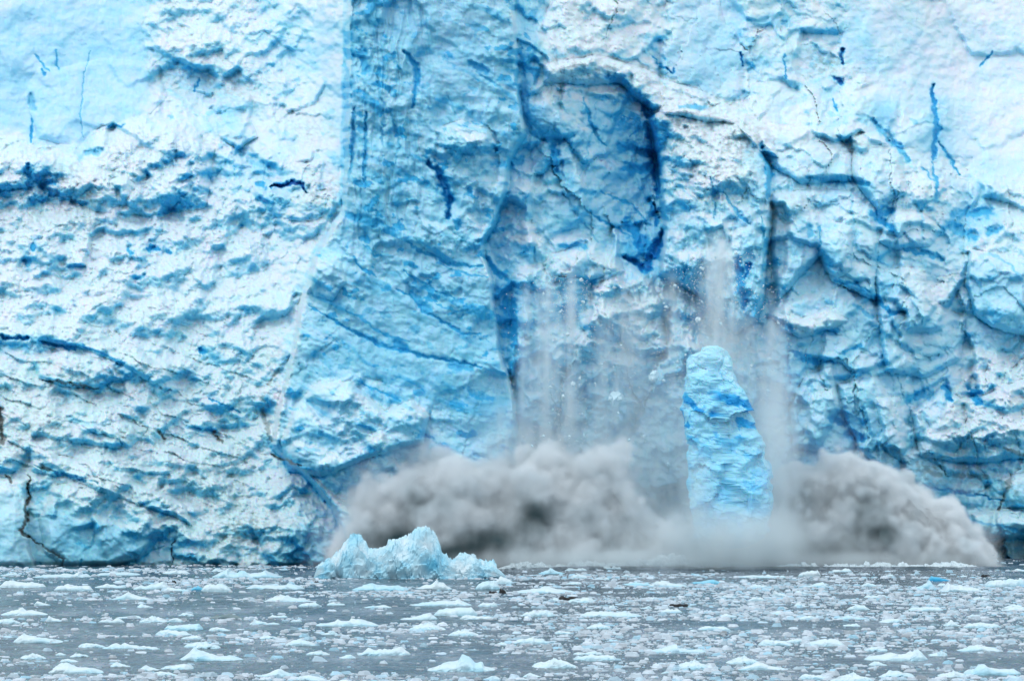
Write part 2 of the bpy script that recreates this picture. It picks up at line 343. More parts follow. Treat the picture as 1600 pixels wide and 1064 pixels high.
def strokes(txt):
    for part in txt.replace("\n", ";").split(";"):
        if not part.strip(): continue
        p, w, b, d = part.split("|")
        yield [tuple(float(q) for q in s.split(",")) for s in p.split()], float(w), float(b), float(d)
def stroke_mask(pts, w, X, Y, us, vs_):
    """soft mask of a polyline, evaluated only in its bounding window; returns slices and values"""
    P = np.array(pts); pad = w * 2.5 + 14
    i0 = np.searchsorted(us, P[:, 0].min() - pad); i1 = np.searchsorted(us, P[:, 0].max() + pad)
    j0 = np.searchsorted(vs_, P[:, 1].min() - pad); j1 = np.searchsorted(vs_, P[:, 1].max() + pad)
    sl_ = (slice(j0, j1), slice(i0, i1)); x = X[sl_]; y = Y[sl_]
    if x.size == 0: return sl_, None
    d = np.full(x.shape, 1e9, F); n = len(P); tt = np.zeros(x.shape, F)
    for k in range(max(1, n - 1)):
        a = P[k]; b = P[min(k + 1, n - 1)]; e = b - a
        t = np.clip(((x - a[0]) * e[0] + (y - a[1]) * e[1]) / (e @ e + 1e-9), 0, 1)
        dd = (x - a[0] - e[0] * t) ** 2 + (y - a[1] - e[1] * t) ** 2
        tt = np.where(dd < d, (k + t) / max(1, n - 1), tt); d = np.minimum(d, dd)
    taper = .45 + .55 * np.sin(np.pi * np.clip(tt, .04, .96)) if n > 2 else 1.0
    return sl_, (np.sqrt(d) / (w * .5 * taper)).astype(F)

STEP = 1.3
def build_glacier():
    us = np.concatenate([np.arange(-420, -12, 5.0), np.arange(-12, 1612, STEP), np.arange(1612, 2020, 5.0)]).astype(F)
    TOP = -60
    vr = np.arange(0, 922 - TOP, STEP).astype(F)
    nU, nV = len(us), len(vr)
    crest = TOP + 14 * fbm(us / 90, us * 0 + 3.3, 70, 4) + 14 * np.maximum(0, fbm(us / 30, us * 0 + 8, 75, 3))
    U = np.tile(us, (nV, 1)); V = np.tile((TOP + vr)[:, None], (1, nU)).astype(F)
    vrow = (TOP + vr).astype(F)
    # domain warps make every traced outline ragged
    wx = fbm(U / 60, V / 60, 1, 4) * 16 + fbm(U / 11, V / 11, 5, 3) * 4.5
    wy = fbm(U / 60, V / 60, 11, 4) * 16 + fbm(U / 11, V / 11, 15, 3) * 4.5
    X = U + wx * .5; Y = V + wy * .5
    Xs = U + wx * .3; Ys = V + wy * .3
    rough = grid_map([[int(c) for c in r] for r in ROUGH], 80, 40, X + wx, Y + wy) / 9
    blue = grid_map([[int(c) for c in r] for r in BLUE], 80, 40, U + wx * .9, V + wy * .9) / 10
    back = smooth_table(BACK, U, V, X, Y)
    h = -back.astype(F)
    # main tower and domed buttress stand forward of the rest
    sT = sdf(TOWER, Xs, Ys); mT = sst(-2, 6, sT)
    twr = -(-40 + (885 - V) * .09) - ((U - 650) / 120) ** 2 * 14 * (U > 650) - ((U - 600) / 100) ** 2 * 18 * (U < 600)
    h = h * (1 - mT) + twr * mT + mT * 12 * np.sqrt(np.clip(sT / 60, 0, 1))
    sD = sdf(DOME, Xs, Ys); mD = sst(-2, 8, sD)
    h = h + mD * (80 + 80 * np.sqrt(np.clip(sD / 70, 0, 1)))
    bl_shift = np.zeros_like(h)
    for poly, up, wd, db in BLOCKS:
        P = np.array(poly); i0 = np.searchsorted(us, P[:, 0].min() - 20); i1 = np.searchsorted(us, P[:, 0].max() + 20)
        j0 = np.searchsorted(vrow, P[:, 1].min() - 20); j1 = np.searchsorted(vrow, P[:, 1].max() + 20)
        s_ = (slice(j0, j1), slice(i0, i1)); d = sdf(poly, Xs[s_], Ys[s_])
        prof = (.65 * np.sqrt(np.clip((d + 1) / (wd * .55), 0, 1)) + .35 * np.clip((d + 1) / (wd * 2.5), 0, 1)) if up > 0 else sst(-3, wd, d)
        h[s_] += up * prof * (1.5 if P[:, 0].min() > 1180 or P[:, 0].max() < 450 else 1.1); bl_shift[s_] += db * sst(-3, 8, d)
    # ---- broken blocks
    slab = 1 - sst(.06, .25, rough); face = sst(.08, .2, rough) * (1 - sst(.45, .65, rough)); rub = sst(.33, .72, rough)
    left = sst(560, 440, U)
    Xw = U + wx * 1.2; Yw = V + wy * 1.2
    f1, e1 = facets(Xw, Yw * .8, 95, 21, .8, .55); f2, e2 = facets(Xw, Yw * .85, 38, 22, .8, .5); f3, e3 = facets(U + wx, V + wy, 15, 23, .9, .6)
    f4, _ = facets(U, V, 7, 24, .9, .5)
    cover = 1 - .75 * slab
    def blur(a, k):
        c = np.cumsum(np.pad(a.astype(np.float64), ((k + 1, k), (0, 0)), mode='edge'), 0); a = (c[2 * k + 1:] - c[:-2 * k - 1]) / (2 * k + 1)
        c = np.cumsum(np.pad(a, ((0, 0), (k + 1, k)), mode='edge'), 1); return ((c[:, 2 * k + 1:] - c[:, :-2 * k - 1]) / (2 * k + 1)).astype(F)
    g1 = blur(1 - e1, 1); g2 = blur(1 - e2, 1); f1 = blur(f1, 2); f2 = blur(f2, 1); f3 = blur(f3, 1)
    cliff = sst(790, 850, U) * (1 - slab) * (1 - .5 * mD)
    h += f1 * (30 + 2 * cliff) * (1 - .7 * slab) * (1 - .5 * rub) * (1 - .45 * mT) + f2 * (9 * face + 2 * cliff + 4.5 * rub + 3) * cover * (1 - .35 * mT) + f3 * (4.5 * face + 1.2 * rub + 1) * cover * (1 - .6 * mT) + f4 * (.8 * cover)
    fc, ec = facets(Xw * 2.6 + .12 * Yw, Yw, 250, 25, .0, 1.0); fc = blur(fc, 2)      # standing pillars with sharp vertical edges
    _, _, _, cbx, _ = worley((Xw * 2.6 + .12 * Yw) / F(250), Yw / F(250), 25)
    h += (cliff * 62 + mT * 24 + mD * 12) * (fc - np.abs(cbx) * .55) * (1 - .8 * slab)
    gm = sst(-.05, .3, fbm(U / 90, V / 90, 151, 3))
    h -= (g1 * 9 + g2 * 4.5) * cliff * gm
    # rounded blocks of many sizes on the cliff right of the tower
    zone = sst(790, 860, U) * (1 - .7 * mD) * (1 - sst(300, 220, V) * sst(1150, 1250, U)) * (1 - .6 * sst(560, 640, V) * sst(1200, 1100, U))
    k1 = domes(U + wx * 1.5, (V + wy * 1.5) * .8, 88, 35); k2 = domes(U + wx * 1.2, (V + wy * 1.2) * .85, 44, 36)
    h += zone * (k1 * 36 + k2 * 14) + mT * k2 * 5 * (1 - zone)
    # ---- rubble lumps
    gap1, _, _, _, _ = worley(Xw / 34, Yw / 28, 31)
    def billow(x, y, sd):
        return np.abs(perlin(x, y, sd)) * 2
    ramp = .20 + .45 * np.exp(-((V - 260) / 75) ** 2) + .25 * sst(.0, .35, fbm(U / 110, V / 80, 141, 3)) + .2 * sst(1400, 1450, U)
    bw = [billow(Xw / 46, Yw / 46, 131), billow((U + wx) / 23 , (V + wy) / 23, 132), billow(U / 11 + wx / 14, V / 11, 133), billow(U / 5.5, V / 5.5, 134)]
    d1 = domes(Xw, Yw * 1.2, 34, 31); d2 = domes(U + wx * .8, (V + wy * .8) * 1.15, 16, 32); d3 = domes(U + wx * .3, V + wy * .3, 7.5, 33); d4 = domes(U, V, 4.2, 34)
    big = fbm(U / 70, V / 50, 41, 5)
    h += rub * (d1 * 14 + d2 * 9 + d3 * 4 + d4 * 1.2 + big * 60 + (bw[0] * 26 + bw[1] * 15 + bw[2] * 7 + bw[3] * 3) * ramp) + face * (d2 * 2.2 + d3 * 1.6 + big * 16) + slab * (big * 12 + fbm(U / 25, V / 25, 45, 4) * 2.5)
    h += fbm(U / 9, V / 8, 47, 3) * (1.0 + 1.6 * rub)
    # ---- folded strata on the lower left, running down to the right
    fold = sst(470, 380, U) * sst(470, 560, V) * sst(780, 740, V)
    q = V - .38 * U + 25 * fbm(U / 130, V / 90, 51, 3)
    led = (np.mod(q + 8 * fbm(U / 30, V / 20, 53, 3), 34) / 34)
    led2 = (np.mod(q * 1.0 + 14 + 6 * fbm(U / 25, V / 14, 54, 3), 13) / 13)
    h += fold * ((led ** 2) * 10 + (led2 ** 2) * 2.2) * (.4 + .9 * sst(-.1, .4, fbm(U / 60, V / 40, 55, 3)))
    # fine chute texture
    chute = sst(90, 30, np.abs(U - 395 + (V - 640) * .02)) * sst(600, 660, V) * sst(880, 840, V)
    h += chute * fbm(U / 22 + V / 60, V / 6, 56, 4) * 5
    # ---- melt flutes on the tower's left flank, faint ones elsewhere on the faces
    flu = mT * sst(700, 640, U) * sst(420, 300, V)
    fx_ = (U + 16 * fbm(U / 40, V / 75, 61, 4))
    h += flu * (ridged(fx_ / 26, V / 260, 62, 3) * 12 + ridged(fx_ / 9, V / 120, 63, 2) * 3.0)
    h += (mT * .7 + face * .5) * ridged(fx_ / 34, V / 150, 64, 4) * 5
    h += mD * ridged(fx_ / 28, V / 130, 65, 3) * 17 * sst(240, 330, V)
    # strata on the smooth faces: thin steps running down to the right
    st = V - .42 * U + 30 * fbm(U / 160, V / 120, 66, 3) + ((U - 640) / 90) ** 2 * 4
    s1 = perlin(st / 16, U / 220, 67); s2 = perlin(st / 6.5, U / 120, 68)
    h += (mT * .7 + face * .6) * (1 - .8 * flu) * (s1 * 2.2 + s2 * .9)
    h += flu * perlin(fx_ / 5.0, V / 60, 69) * 1.5
    # ---- blueness
    n1 = fbm(Xw / 46, Yw / 36, 81, 5); n2 = fbm(U / 13 + wx / 20, V / 9, 85, 4); n3 = fbm(U / 4.5, V / 4.0, 88, 2)
    bl_shift = bl_shift - .10 * np.exp(-((U - 845) / 60) ** 2 - ((V - 330) / 85) ** 2)
    b = blue * .92 + bl_shift + .13 * n1 * (1 - .5 * mT) * (1 - .35 * rub) + .10 * n2 * (1 - .6 * slab) * (1 - .6 * mT) + .05 * n3
    b = b * (1 - mT) + mT * np.maximum(b, .36 + .1 * n1); mo = sst(-5, -9, sT) * sst(430, 500, U) * sst(560, 545, U) * sst(360, 320, V); b = b * (1 - mo) + mo * np.minimum(b, .20 + .15 * n1); mc = sst(-8, -4, sT) * sst(480, 380, V); b = b * (1 - mc) + mc * np.maximum(b, .46 + .2 * n2); b = b * (1 - mD) + mD * (b - .05)
    b += (mT + face * .7) * .10 * sst(.10, .42, s1) * (.4 + sst(-.2, .4, n1)) * 1.6
    b += .7 * ramp * rub * (.20 * sst(.22, .0, bw[0]) + .16 * sst(.2, .0, bw[1]) + .07 * sst(.2, 0, bw[2])) * (.35 + 1.6 * blue)
    b += flu * (.20 * perlin(fx_ / 14, V / 110, 72) + .05 * perlin(fx_ / 5, V / 50, 73))
    b += .05 * (1 - mT) * (1 - mD)
    # patches of dense clear ice on the fresh faces
    patch = sst(.24, .33, fbm(U / 30 + 9 + .4 * V / 30, V / 22 - .25 * U / 22, 91, 5) + .5 * (blue - .45))
    b += (mT * .8 + face + .3 * rub) * .24 * patch - .07 * mT - .03 * face
    b += rub * .22 * sst(.55, .9, gap1) * (blue * 1.7) + rub * .05 * (.5 - d2)
    b += cliff * gm * (.13 * g1 + .08 * g2) - .04 * cliff
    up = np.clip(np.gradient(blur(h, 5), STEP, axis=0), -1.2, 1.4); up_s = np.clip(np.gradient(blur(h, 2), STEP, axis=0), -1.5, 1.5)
    b -= (.075 * (up - .35) + .035 * up_s) * (.55 + .5 * (face + cliff * .5)) * (1 - .7 * slab) - .045 * (1 - slab * .5)  # shelf tops whiter, undersides painted a deeper blue shade
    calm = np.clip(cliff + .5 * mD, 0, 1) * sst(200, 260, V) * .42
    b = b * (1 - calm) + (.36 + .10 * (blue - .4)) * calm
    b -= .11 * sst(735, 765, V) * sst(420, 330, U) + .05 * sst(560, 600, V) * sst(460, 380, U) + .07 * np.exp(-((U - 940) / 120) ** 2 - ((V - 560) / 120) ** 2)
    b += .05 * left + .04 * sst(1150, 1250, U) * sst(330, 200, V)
    b = b * (1 - .25 * mT) + .42 * .25 * mT
    # grooves and veins
    b = np.minimum(b, .76)
    dirt_dark = np.zeros_like(h); vw = U + fbm(U / 14, V / 14, 93, 4) * 7 * (1 - .25 * slab); vv = V + fbm(U / 14, V / 14, 97, 4) * 6 * (1 - .25 * slab)
    brk = fbm(U / 9, V / 9, 99, 3)
    for pts, w, bb, dep in strokes(VEINS_SHADE):
        s_, d = stroke_mask(pts, w, vw, vv, us, vrow)
        if d is None: continue
        m = sst(1.5, .55, d + brk[s_] * .9)
        b[s_] = b[s_] * (1 - m) + np.maximum(b[s_], bb - .02) * m
        m2 = sst(2.3, .8, d + brk[s_] * 1.2) * .3
        b[s_] = b[s_] * (1 - m2) + np.maximum(b[s_], bb * .85) * m2
        h[s_] -= sst(1.7, .2, d) * dep * (.7 + .6 * slab[s_]) * (.5 if w <= 4 else 1)
    for pts, w, bb, dep in strokes(CRACK_SHADE_DIRT):
        s_, d = stroke_mask(pts, w, vw, vv, us, vrow)
        if d is None: continue
        m = sst(1.6, .4, d + brk[s_] * 1.1); dirt_dark[s_] = np.maximum(dirt_dark[s_], m * bb); h[s_] -= m * dep  # crack shade goes into the colour together with the debris
    hs = blur(h, 3); up1 = np.gradient(hs, STEP, axis=0)
    hs2 = blur(h, 1); up2 = np.gradient(hs2, STEP, axis=0)
    snow = .15 * np.clip(up1, -1, 1.3) + .06 * np.clip(up2, -1, 1.5)  # whitens snowy upward slopes, paints a bluer shade into undersides
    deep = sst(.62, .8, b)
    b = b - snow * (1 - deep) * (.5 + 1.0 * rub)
    for cx, cy, r, a in DIRTY:
        g = np.exp(-(((U - cx) / r) ** 2 + ((V - cy) / (r * .7)) ** 2))
        g = g * a * sst(-.10, .30, fbm(U / 9, V / 6, 181, 4)) * .75
        dirt_dark = np.maximum(dirt_dark, g)
    dirt_dark = np.maximum(dirt_dark, .30 * sst(.25, .5, fbm(U / 8, V / 6, 103, 3)) * rub * sst(.0, .3, fbm(U / 80, V / 60, 106, 3) + .08 + .1 * left))
    # dark wet band at the waterline
    wl = sst(865, 888, V) * sst(520, 400, U) * .35 + sst(838, 850, V) * sst(1500, 1530, U) * .75
    dirt_dark = np.maximum(dirt_dark, wl * (.6 + .5 * fbm(U / 20, V / 8, 108, 3)))
    grey = np.clip(sst(520, 360, U) * sst(430, 620, V) * .7 + sst(720, 800, V) * .6 + sst(1450, 1550, U) * sst(680, 760, V) * .5, 0, 1)
    h -= 9 * sst(876, 884, V) * (U < 700)      # melt-cut notch
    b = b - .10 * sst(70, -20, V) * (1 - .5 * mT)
    col = ice_col(b, np.clip(dirt_dark, 0, 1), grey)
    hue = fbm(U / 38, V / 30, 185, 4)[..., None] * 1.6
    col = col * (1 + np.clip(hue, -1, 1) * np.array([.09, -.015, .01], F)); col = np.clip(col, 0, .93)
    # faint lilac cast of the old snow slabs up top
    lil = (slab * sst(330, 230, V))[..., None] * .5
    col = col * (1 - lil) + col * np.array([1.08, .98, 1.03], F) * lil
    # ---- to world; rows near the crest squeeze to the crest line
    Vc = np.where(V < 0, crest[None, :] + (V - TOP) * (0 - crest[None, :]) / (0 - TOP), V)
    # crest rounds away from the viewer
    h -= 60 * (1 - np.sqrt(np.clip(1 - (1 - np.clip((V - TOP) / 30, 0, 1)) ** 2, 0, 1)))
    D = DIST + 4 - h * .1
    Px = (U - CX) * D / FPX; Pz = CAM_H + (HY - Vc) * D / FPX; Py = D - DIST
    P = np.stack([Px, Py, Pz], -1).astype(F)
    # plateau behind the crest
    nb = 14; ext = []; extc = []
    for k in range(1, nb + 1):
        r = P[0].copy(); t = k / nb
        r[:, 1] += 420 * t ** 1.6; r[:, 2] -= 1.5 + 10 * t; r[:, 2] += 1.2 * fbm(us / 60, us * 0 + k * .7, 110, 3) * 2
        ext.append(r); extc.append(col[0])
    P = np.concatenate([np.array(ext)[::-1], P]); col = np.concatenate([np.array(extc)[::-1], col])
    nR = P.shape[0]
    # ---- which part of the glacier each face belongs to
    Uc = U[:-1, :-1]; Vq = V[:-1, :-1]
    reg = np.zeros(Uc.shape, np.int8)                                   # 0 broken ice cliff
    reg[(Uc < 545) & (sT[:-1, :-1] <= 0)] = 1                            # rubble slope
    reg[(slab[:-1, :-1] > .5) & (Vq < 235) & (Uc < 300)] = 2              # smooth slab
    reg[(Vq < 250) & (Uc > 1040) & (sdf([(1040, 0), (1046, 120), (1200, 190), (1300, 200), (1340, 210), (1440, 330), (1520, 290), (1600, 300), (2100, 300), (2100, 0)], Xs, Ys)[:-1, :-1] > 0)] = 3
    reg[sT[:-1, :-1] > 4] = 4
    reg[sD[:-1, :-1] > 4] = 5
    reg[(Uc < 330) & (sdf([(-500, 745), (40, 750), (85, 762), (160, 745), (230, 795), (270, 840), (330, 860), (340, 990), (-500, 990)], Xs, Ys)[:-1, :-1] > 0)] = 6
    reg = np.concatenate([np.repeat(reg[:1], nb, 0), reg])
    idx = np.arange(nR * nU).reshape(nR, nU)
    Q = np.stack([idx[:-1, :-1], idx[1:, :-1], idx[1:, 1:], idx[:-1, 1:]], -1)
    root = empty("glacier", (0, 10, 0))
    tag(root, "towering blue and white glacier face filling the view behind the icy water", "glacier")
    names = {0: ("ice_cliff", "broken pale blue cliff of stacked ice blocks with deep blue pockets"), 1: ("rubble_slope", "white rubble slope with dirty folded ledges"),
             2: ("ice_slab", "smooth pale slab with thin cracks above the rubble slope"), 3: ("snowfield", "smooth whitish upper slope cut by a forked blue crack"),
             4: ("ice_tower", "tall sheer blue tower with slanting veins and melt flutes"), 5: ("ice_buttress", "dome-topped buttress with a dirty snow cap"),
             6: ("ice_foot", "smooth teal wall at the waterline with a black crack")}
    Pf = P.reshape(-1, 3); Cf = col.reshape(-1, 3)
    for k, (nm, lb) in names.items():
        q = Q[reg == k]
        if len(q) == 0: continue
        used, inv = np.unique(q.ravel(), return_inverse=True)
        v = Pf[used] - np.array([0, 10, 0], F)
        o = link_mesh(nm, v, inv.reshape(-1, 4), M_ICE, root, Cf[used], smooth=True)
        o["label"] = lb
    return root
build_glacier()

# ================================================================== WATER AND BRASH ICE
def water():
    m, n, b = new_mat("icy_water")
    tc = n.nodes.new("ShaderNodeTexCoord")
    def noise(scale, sc3, det=6, rg=.6):
        mp = n.nodes.new("ShaderNodeMapping"); mp.inputs["Scale"].default_value = sc3
        nn = n.nodes.new("ShaderNodeTexNoise"); nn.inputs["Scale"].default_value = scale; nn.inputs["Detail"].default_value = det; nn.inputs["Roughness"].default_value = rg
        n.links.new(tc.outputs["Object"], mp.inputs["Vector"]); n.links.new(mp.outputs[0], nn.inputs["Vector"]); return nn
    a = noise(.12, (1, .35, 1), 8, .65); c = noise(1.6, (1, .25, 1), 5, .7)
    mx = n.nodes.new("ShaderNodeMath"); mx.operation = 'MULTIPLY_ADD'; mx.inputs[1].default_value = .55
    n.links.new(c.outputs["Fac"], mx.inputs[0]); n.links.new(a.outputs["Fac"], mx.inputs[2])
    r = n.nodes.new("ShaderNodeValToRGB"); e = r.color_ramp.elements
    e[0].position = .64; e[0].color = (.018, .050, .075, 1); e[1].position = .92; e[1].color = (.25, .30, .36, 1)
    k = e.new(.76); k.color = (.05, .085, .115, 1)
    n.links.new(mx.outputs[0], r.inputs["Fac"]); n.links.new(r.outputs[0], b.inputs["Base Color"])
    w = noise(1.1, (1, .5, 1), 6, .6)
    bu = n.nodes.new("ShaderNodeBump"); bu.inputs["Strength"].default_value = 1.0; bu.inputs["Distance"].default_value = .6
    n.links.new(w.outputs["Fac"], bu.inputs["Height"]); n.links.new(bu.outputs[0], b.inputs["Normal"])
    b.inputs["Roughness"].default_value = .14; b.inputs["Specular IOR Level"].default_value = .35
    xs = np.concatenate([[-3000, -1000, -400, -200], np.arange(-115, 115.1, .42), [200, 400, 1000, 3000]]).astype(F)
    ys = np.concatenate([[-1300, -700, -420], np.arange(-330, 40, .5), [100, 300]]).astype(F)
    X, Y = np.meshgrid(xs, ys); edge = (np.abs(X) < 116) & (Y > -331) & (Y < 41)
    Z = (.16 * fbm(X / 6.5, Y / 3.2, 161, 4) + .05 * fbm(X / 1.6, Y / .9, 165, 2)) * edge
    Z += .5 * np.exp(-((Y + 14 + 3 * fbm(X / 12, X * 0, 167, 2)) / 2.2) ** 2) * sst(-4, 10, X) * sst(90, 70, X)      # swell running out from the splashes
    i = np.arange(X.size).reshape(X.shape); Q = np.stack([i[:-1, :-1], i[:-1, 1:], i[1:, 1:], i[1:, :-1]], -1).reshape(-1, 4)
    o = link_mesh("water", np.stack([X, Y, Z], -1).reshape(-1, 3), Q, m, smooth=True)
    tag(o, kind="structure")
water()

def brash():
    """tiny fragments nobody could count: one object"""
    r = np.random.RandomState(5); N = 80000
    y = -300 + r.rand(N * 2) * 330; x = (r.rand(N * 2) - .5) * 230
    dens = fbm(x.astype(F) / 26, y.astype(F) / 34, 201, 4) + .5 * fbm(x.astype(F) / 5, y.astype(F) / 9, 205, 3)
    dens += .55 * perlin(y.astype(F) / 11, x.astype(F) / 70, 171) + .25 * perlin(y.astype(F) / 4, x.astype(F) / 25, 172) - .24
    dens += .8 * np.exp(-((y + 16) / 9) ** 2) * sst(-36, -44, x) + .35 * sst(-60, -75, y) * sst(-10, 15, x)
    dens -= .55 * sst(-48, -12, y) * sst(-2, 6, x) + .8 * np.exp(-((y + 150) / 22) ** 2) * sst(-8, -20, x)
    keep = (r.rand(N * 2) < sst(-.38, .42, dens) * .95 + .04) & (np.abs(x) < 40 + (y + 600) * .16 + 25)
    x = x[keep][:N]; y = y[keep][:N]; N = len(x)
    K = 6; s = (.09 + .55 * r.rand(N) ** 5.0) * 1.15; hgt = s * (.10 + .35 * r.rand(N) ** 2)
    ang = r.rand(N)[:, None] * 6.28 + np.arange(K)[None] * (6.283 / K) + (r.rand(N, K) - .5) * .7
    rad = s[:, None] * (.6 + .6 * r.rand(N, K)); asp = .6 + .5 * r.rand(N)[:, None]
    bx = x[:, None] + np.cos(ang) * rad; by = y[:, None] + np.sin(ang) * rad * asp
    tx = x[:, None] + np.cos(ang) * rad * .62; ty = y[:, None] + np.sin(ang) * rad * asp * .62
    tz = .04 + hgt[:, None] * (.6 + .8 * r.rand(N, K))
    V = np.zeros((N, 2 * K + 1, 3), F)
    V[:, :K, 0] = bx; V[:, :K, 1] = by; V[:, :K, 2] = -.06
    V[:, K:2 * K, 0] = tx; V[:, K:2 * K, 1] = ty; V[:, K:2 * K, 2] = tz
    V[:, 2 * K, 0] = x; V[:, 2 * K, 1] = y; V[:, 2 * K, 2] = hgt * 1.25
    f = []
    for k in range(K):
        j = (k + 1) % K; f += [(k, j, K + j), (k, K + j, K + k), (K + k, K + j, 2 * K)]
    f = np.array(f, np.int32); Fc = (f[None] + (np.arange(N) * (2 * K + 1))[:, None, None]).reshape(-1, 3)
    t = np.clip(.02 + .30 * r.rand(N) ** 3, 0, 1); d = (r.rand(N) < .12) * .3 + .10 * r.rand(N)
    c = ice_col(t, d, np.full(N, .2, F)) * (.72 + .28 * r.rand(N)[:, None]) * np.array([1.03, .98, 1.02])
    o = link_mesh("brash_ice", V.reshape(-1, 3), Fc, M_FLOE, None, np.repeat(c, 2 * K + 1, 0))
    tag(o, "small broken ice fragments strewn over the grey water", "ice fragments", kind="stuff")
brash()

# ================================================================== FLOATING ICE
def loaf(name, prof, half_depth, seed, blue=.15, mat=None, amp=1.0, dens=1.0, dirt_dark=0.0, power=.8, bvar=.14, sink=.35, cell=1.0, extra=None):
    """floating lump: prof = [(x, height)] in metres, ends at zero height; closed hull rising out of the water"""
    P = np.array(prof, float); L = P[-1, 0] - P[0, 0]
    nu = int(max(12, min(260, L / .16 * dens))); nt = int(max(10, min(90, (P[:, 1].max() + half_depth) * 2.2 / .2 * dens)))
    s = np.linspace(0, 1, nu); x = P[0, 0] + s * L
    H = np.interp(x, P[:, 0], P[:, 1]); env = np.clip(np.minimum(s, 1 - s) / .10, 0, 1) ** .5
    th = np.linspace(-.12, 1.12, nt) * np.pi
    S, T = np.meshgrid(s, th); X = np.tile(x, (nt, 1)).astype(F); Hh = np.tile(H, (nt, 1))
    wob = 1 + .3 * fbm((X / max(L, 1) * 4).astype(F), np.zeros_like(X), seed, 3)
    W = half_depth * np.tile(env, (nt, 1)) * wob
    c = np.cos(T); sn = np.sin(T)
    Y = -np.sign(c) * np.abs(c) ** .9 * W; Z = np.where(sn > 0, np.abs(sn) ** power, sn * .6) * (Hh + .02)
    Z = np.where(sn > 0, Z, sn * .8)
    A = ((T / np.pi) * (half_depth * 1.3 + P[:, 1].max())).astype(F)
    f1, _ = facets(X, A, 2.4 * cell, seed + 1, .9, .6); f2, _ = facets(X, A, .9 * cell, seed + 2, .9, .6)
    dd = domes(X, A, 1.5 * cell, seed + 3) * .5 + domes(X, A, .65 * cell, seed + 4) * .25
    nn = fbm(X / F(3 * cell), A / F(3 * cell), seed + 5, 5)
    g = amp * np.minimum(1, (Hh + .15) / (1.2 * cell)) * (f1 * .9 + f2 * .4 + dd * .9 + nn * .9 - .35) * np.tile(env, (nt, 1))
    Y = Y - c * g * .9; Z = Z + np.maximum(sn, 0) * g
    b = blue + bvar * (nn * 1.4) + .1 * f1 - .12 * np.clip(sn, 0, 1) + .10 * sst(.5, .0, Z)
    if extra is not None: b = extra(X, Z, b)
    dr = np.clip(dirt_dark + .22 * sst(.25, .5, fbm(X / F(.7), A / F(.7), seed + 9, 3)), 0, 1)
    col = ice_col(b, dr, np.full(b.shape, .15, F)) * .95
    V = np.stack([X - P[:, 0].mean(), Y, Z], -1).reshape(-1, 3)
    i = np.arange(nt * nu).reshape(nt, nu); Q = np.stack([i[:-1, :-1], i[:-1, 1:], i[1:, 1:], i[1:, :-1]], -1).reshape(-1, 4)
    return link_mesh(name, V, Q, mat or M_FLOE, None, col.reshape(-1, 3), smooth=False), P[:, 0].mean()

def iceberg():
    sil = [(490, 897), (497, 882), (515, 871), (531, 860), (536, 845), (548, 836), (562, 835), (572, 843), (576, 853), (590, 853), (598, 851), (610, 843), (625, 839), (640, 837),
           (652, 828), (665, 824), (680, 831), (688, 850), (691, 868), (705, 872), (720, 869), (735, 865), (750, 874), (770, 878), (785, 889), (792, 899)]
    _, d = on_water(640, 902); k = d / FPX
    prof = [((x - 640) * k, max(0, (902 - y) * k - .6)) for x, y in sil]; prof[0] = (prof[0][0], 0); prof[-1] = (prof[-1][0], 0)
    def ex(X, Z, b):
        px = X / k + 640
        b = b + .22 * np.exp(-((px - 555) / 14) ** 2) * sst(4.2, 5.2, Z) + .38 * np.exp(-((px - 676) / 11) ** 2) * np.exp(-((Z - 2.0) / 1.2) ** 2)
        return b + .12 * np.exp(-((px - 765) / 14) ** 2) + .1 * np.exp(-((px - 510) / 10) ** 2)
    o, m = loaf("iceberg", prof, 5.0, 300, .22, amp=1.25, dens=1.4, power=.85, cell=1.05, extra=ex, bvar=.30)
    p = at(640, 902, d); o.location = (p.x + m, p.y, 0)
    tag(o, "jagged two-peaked pale blue iceberg floating in front of the left splash", "iceberg")
iceberg()

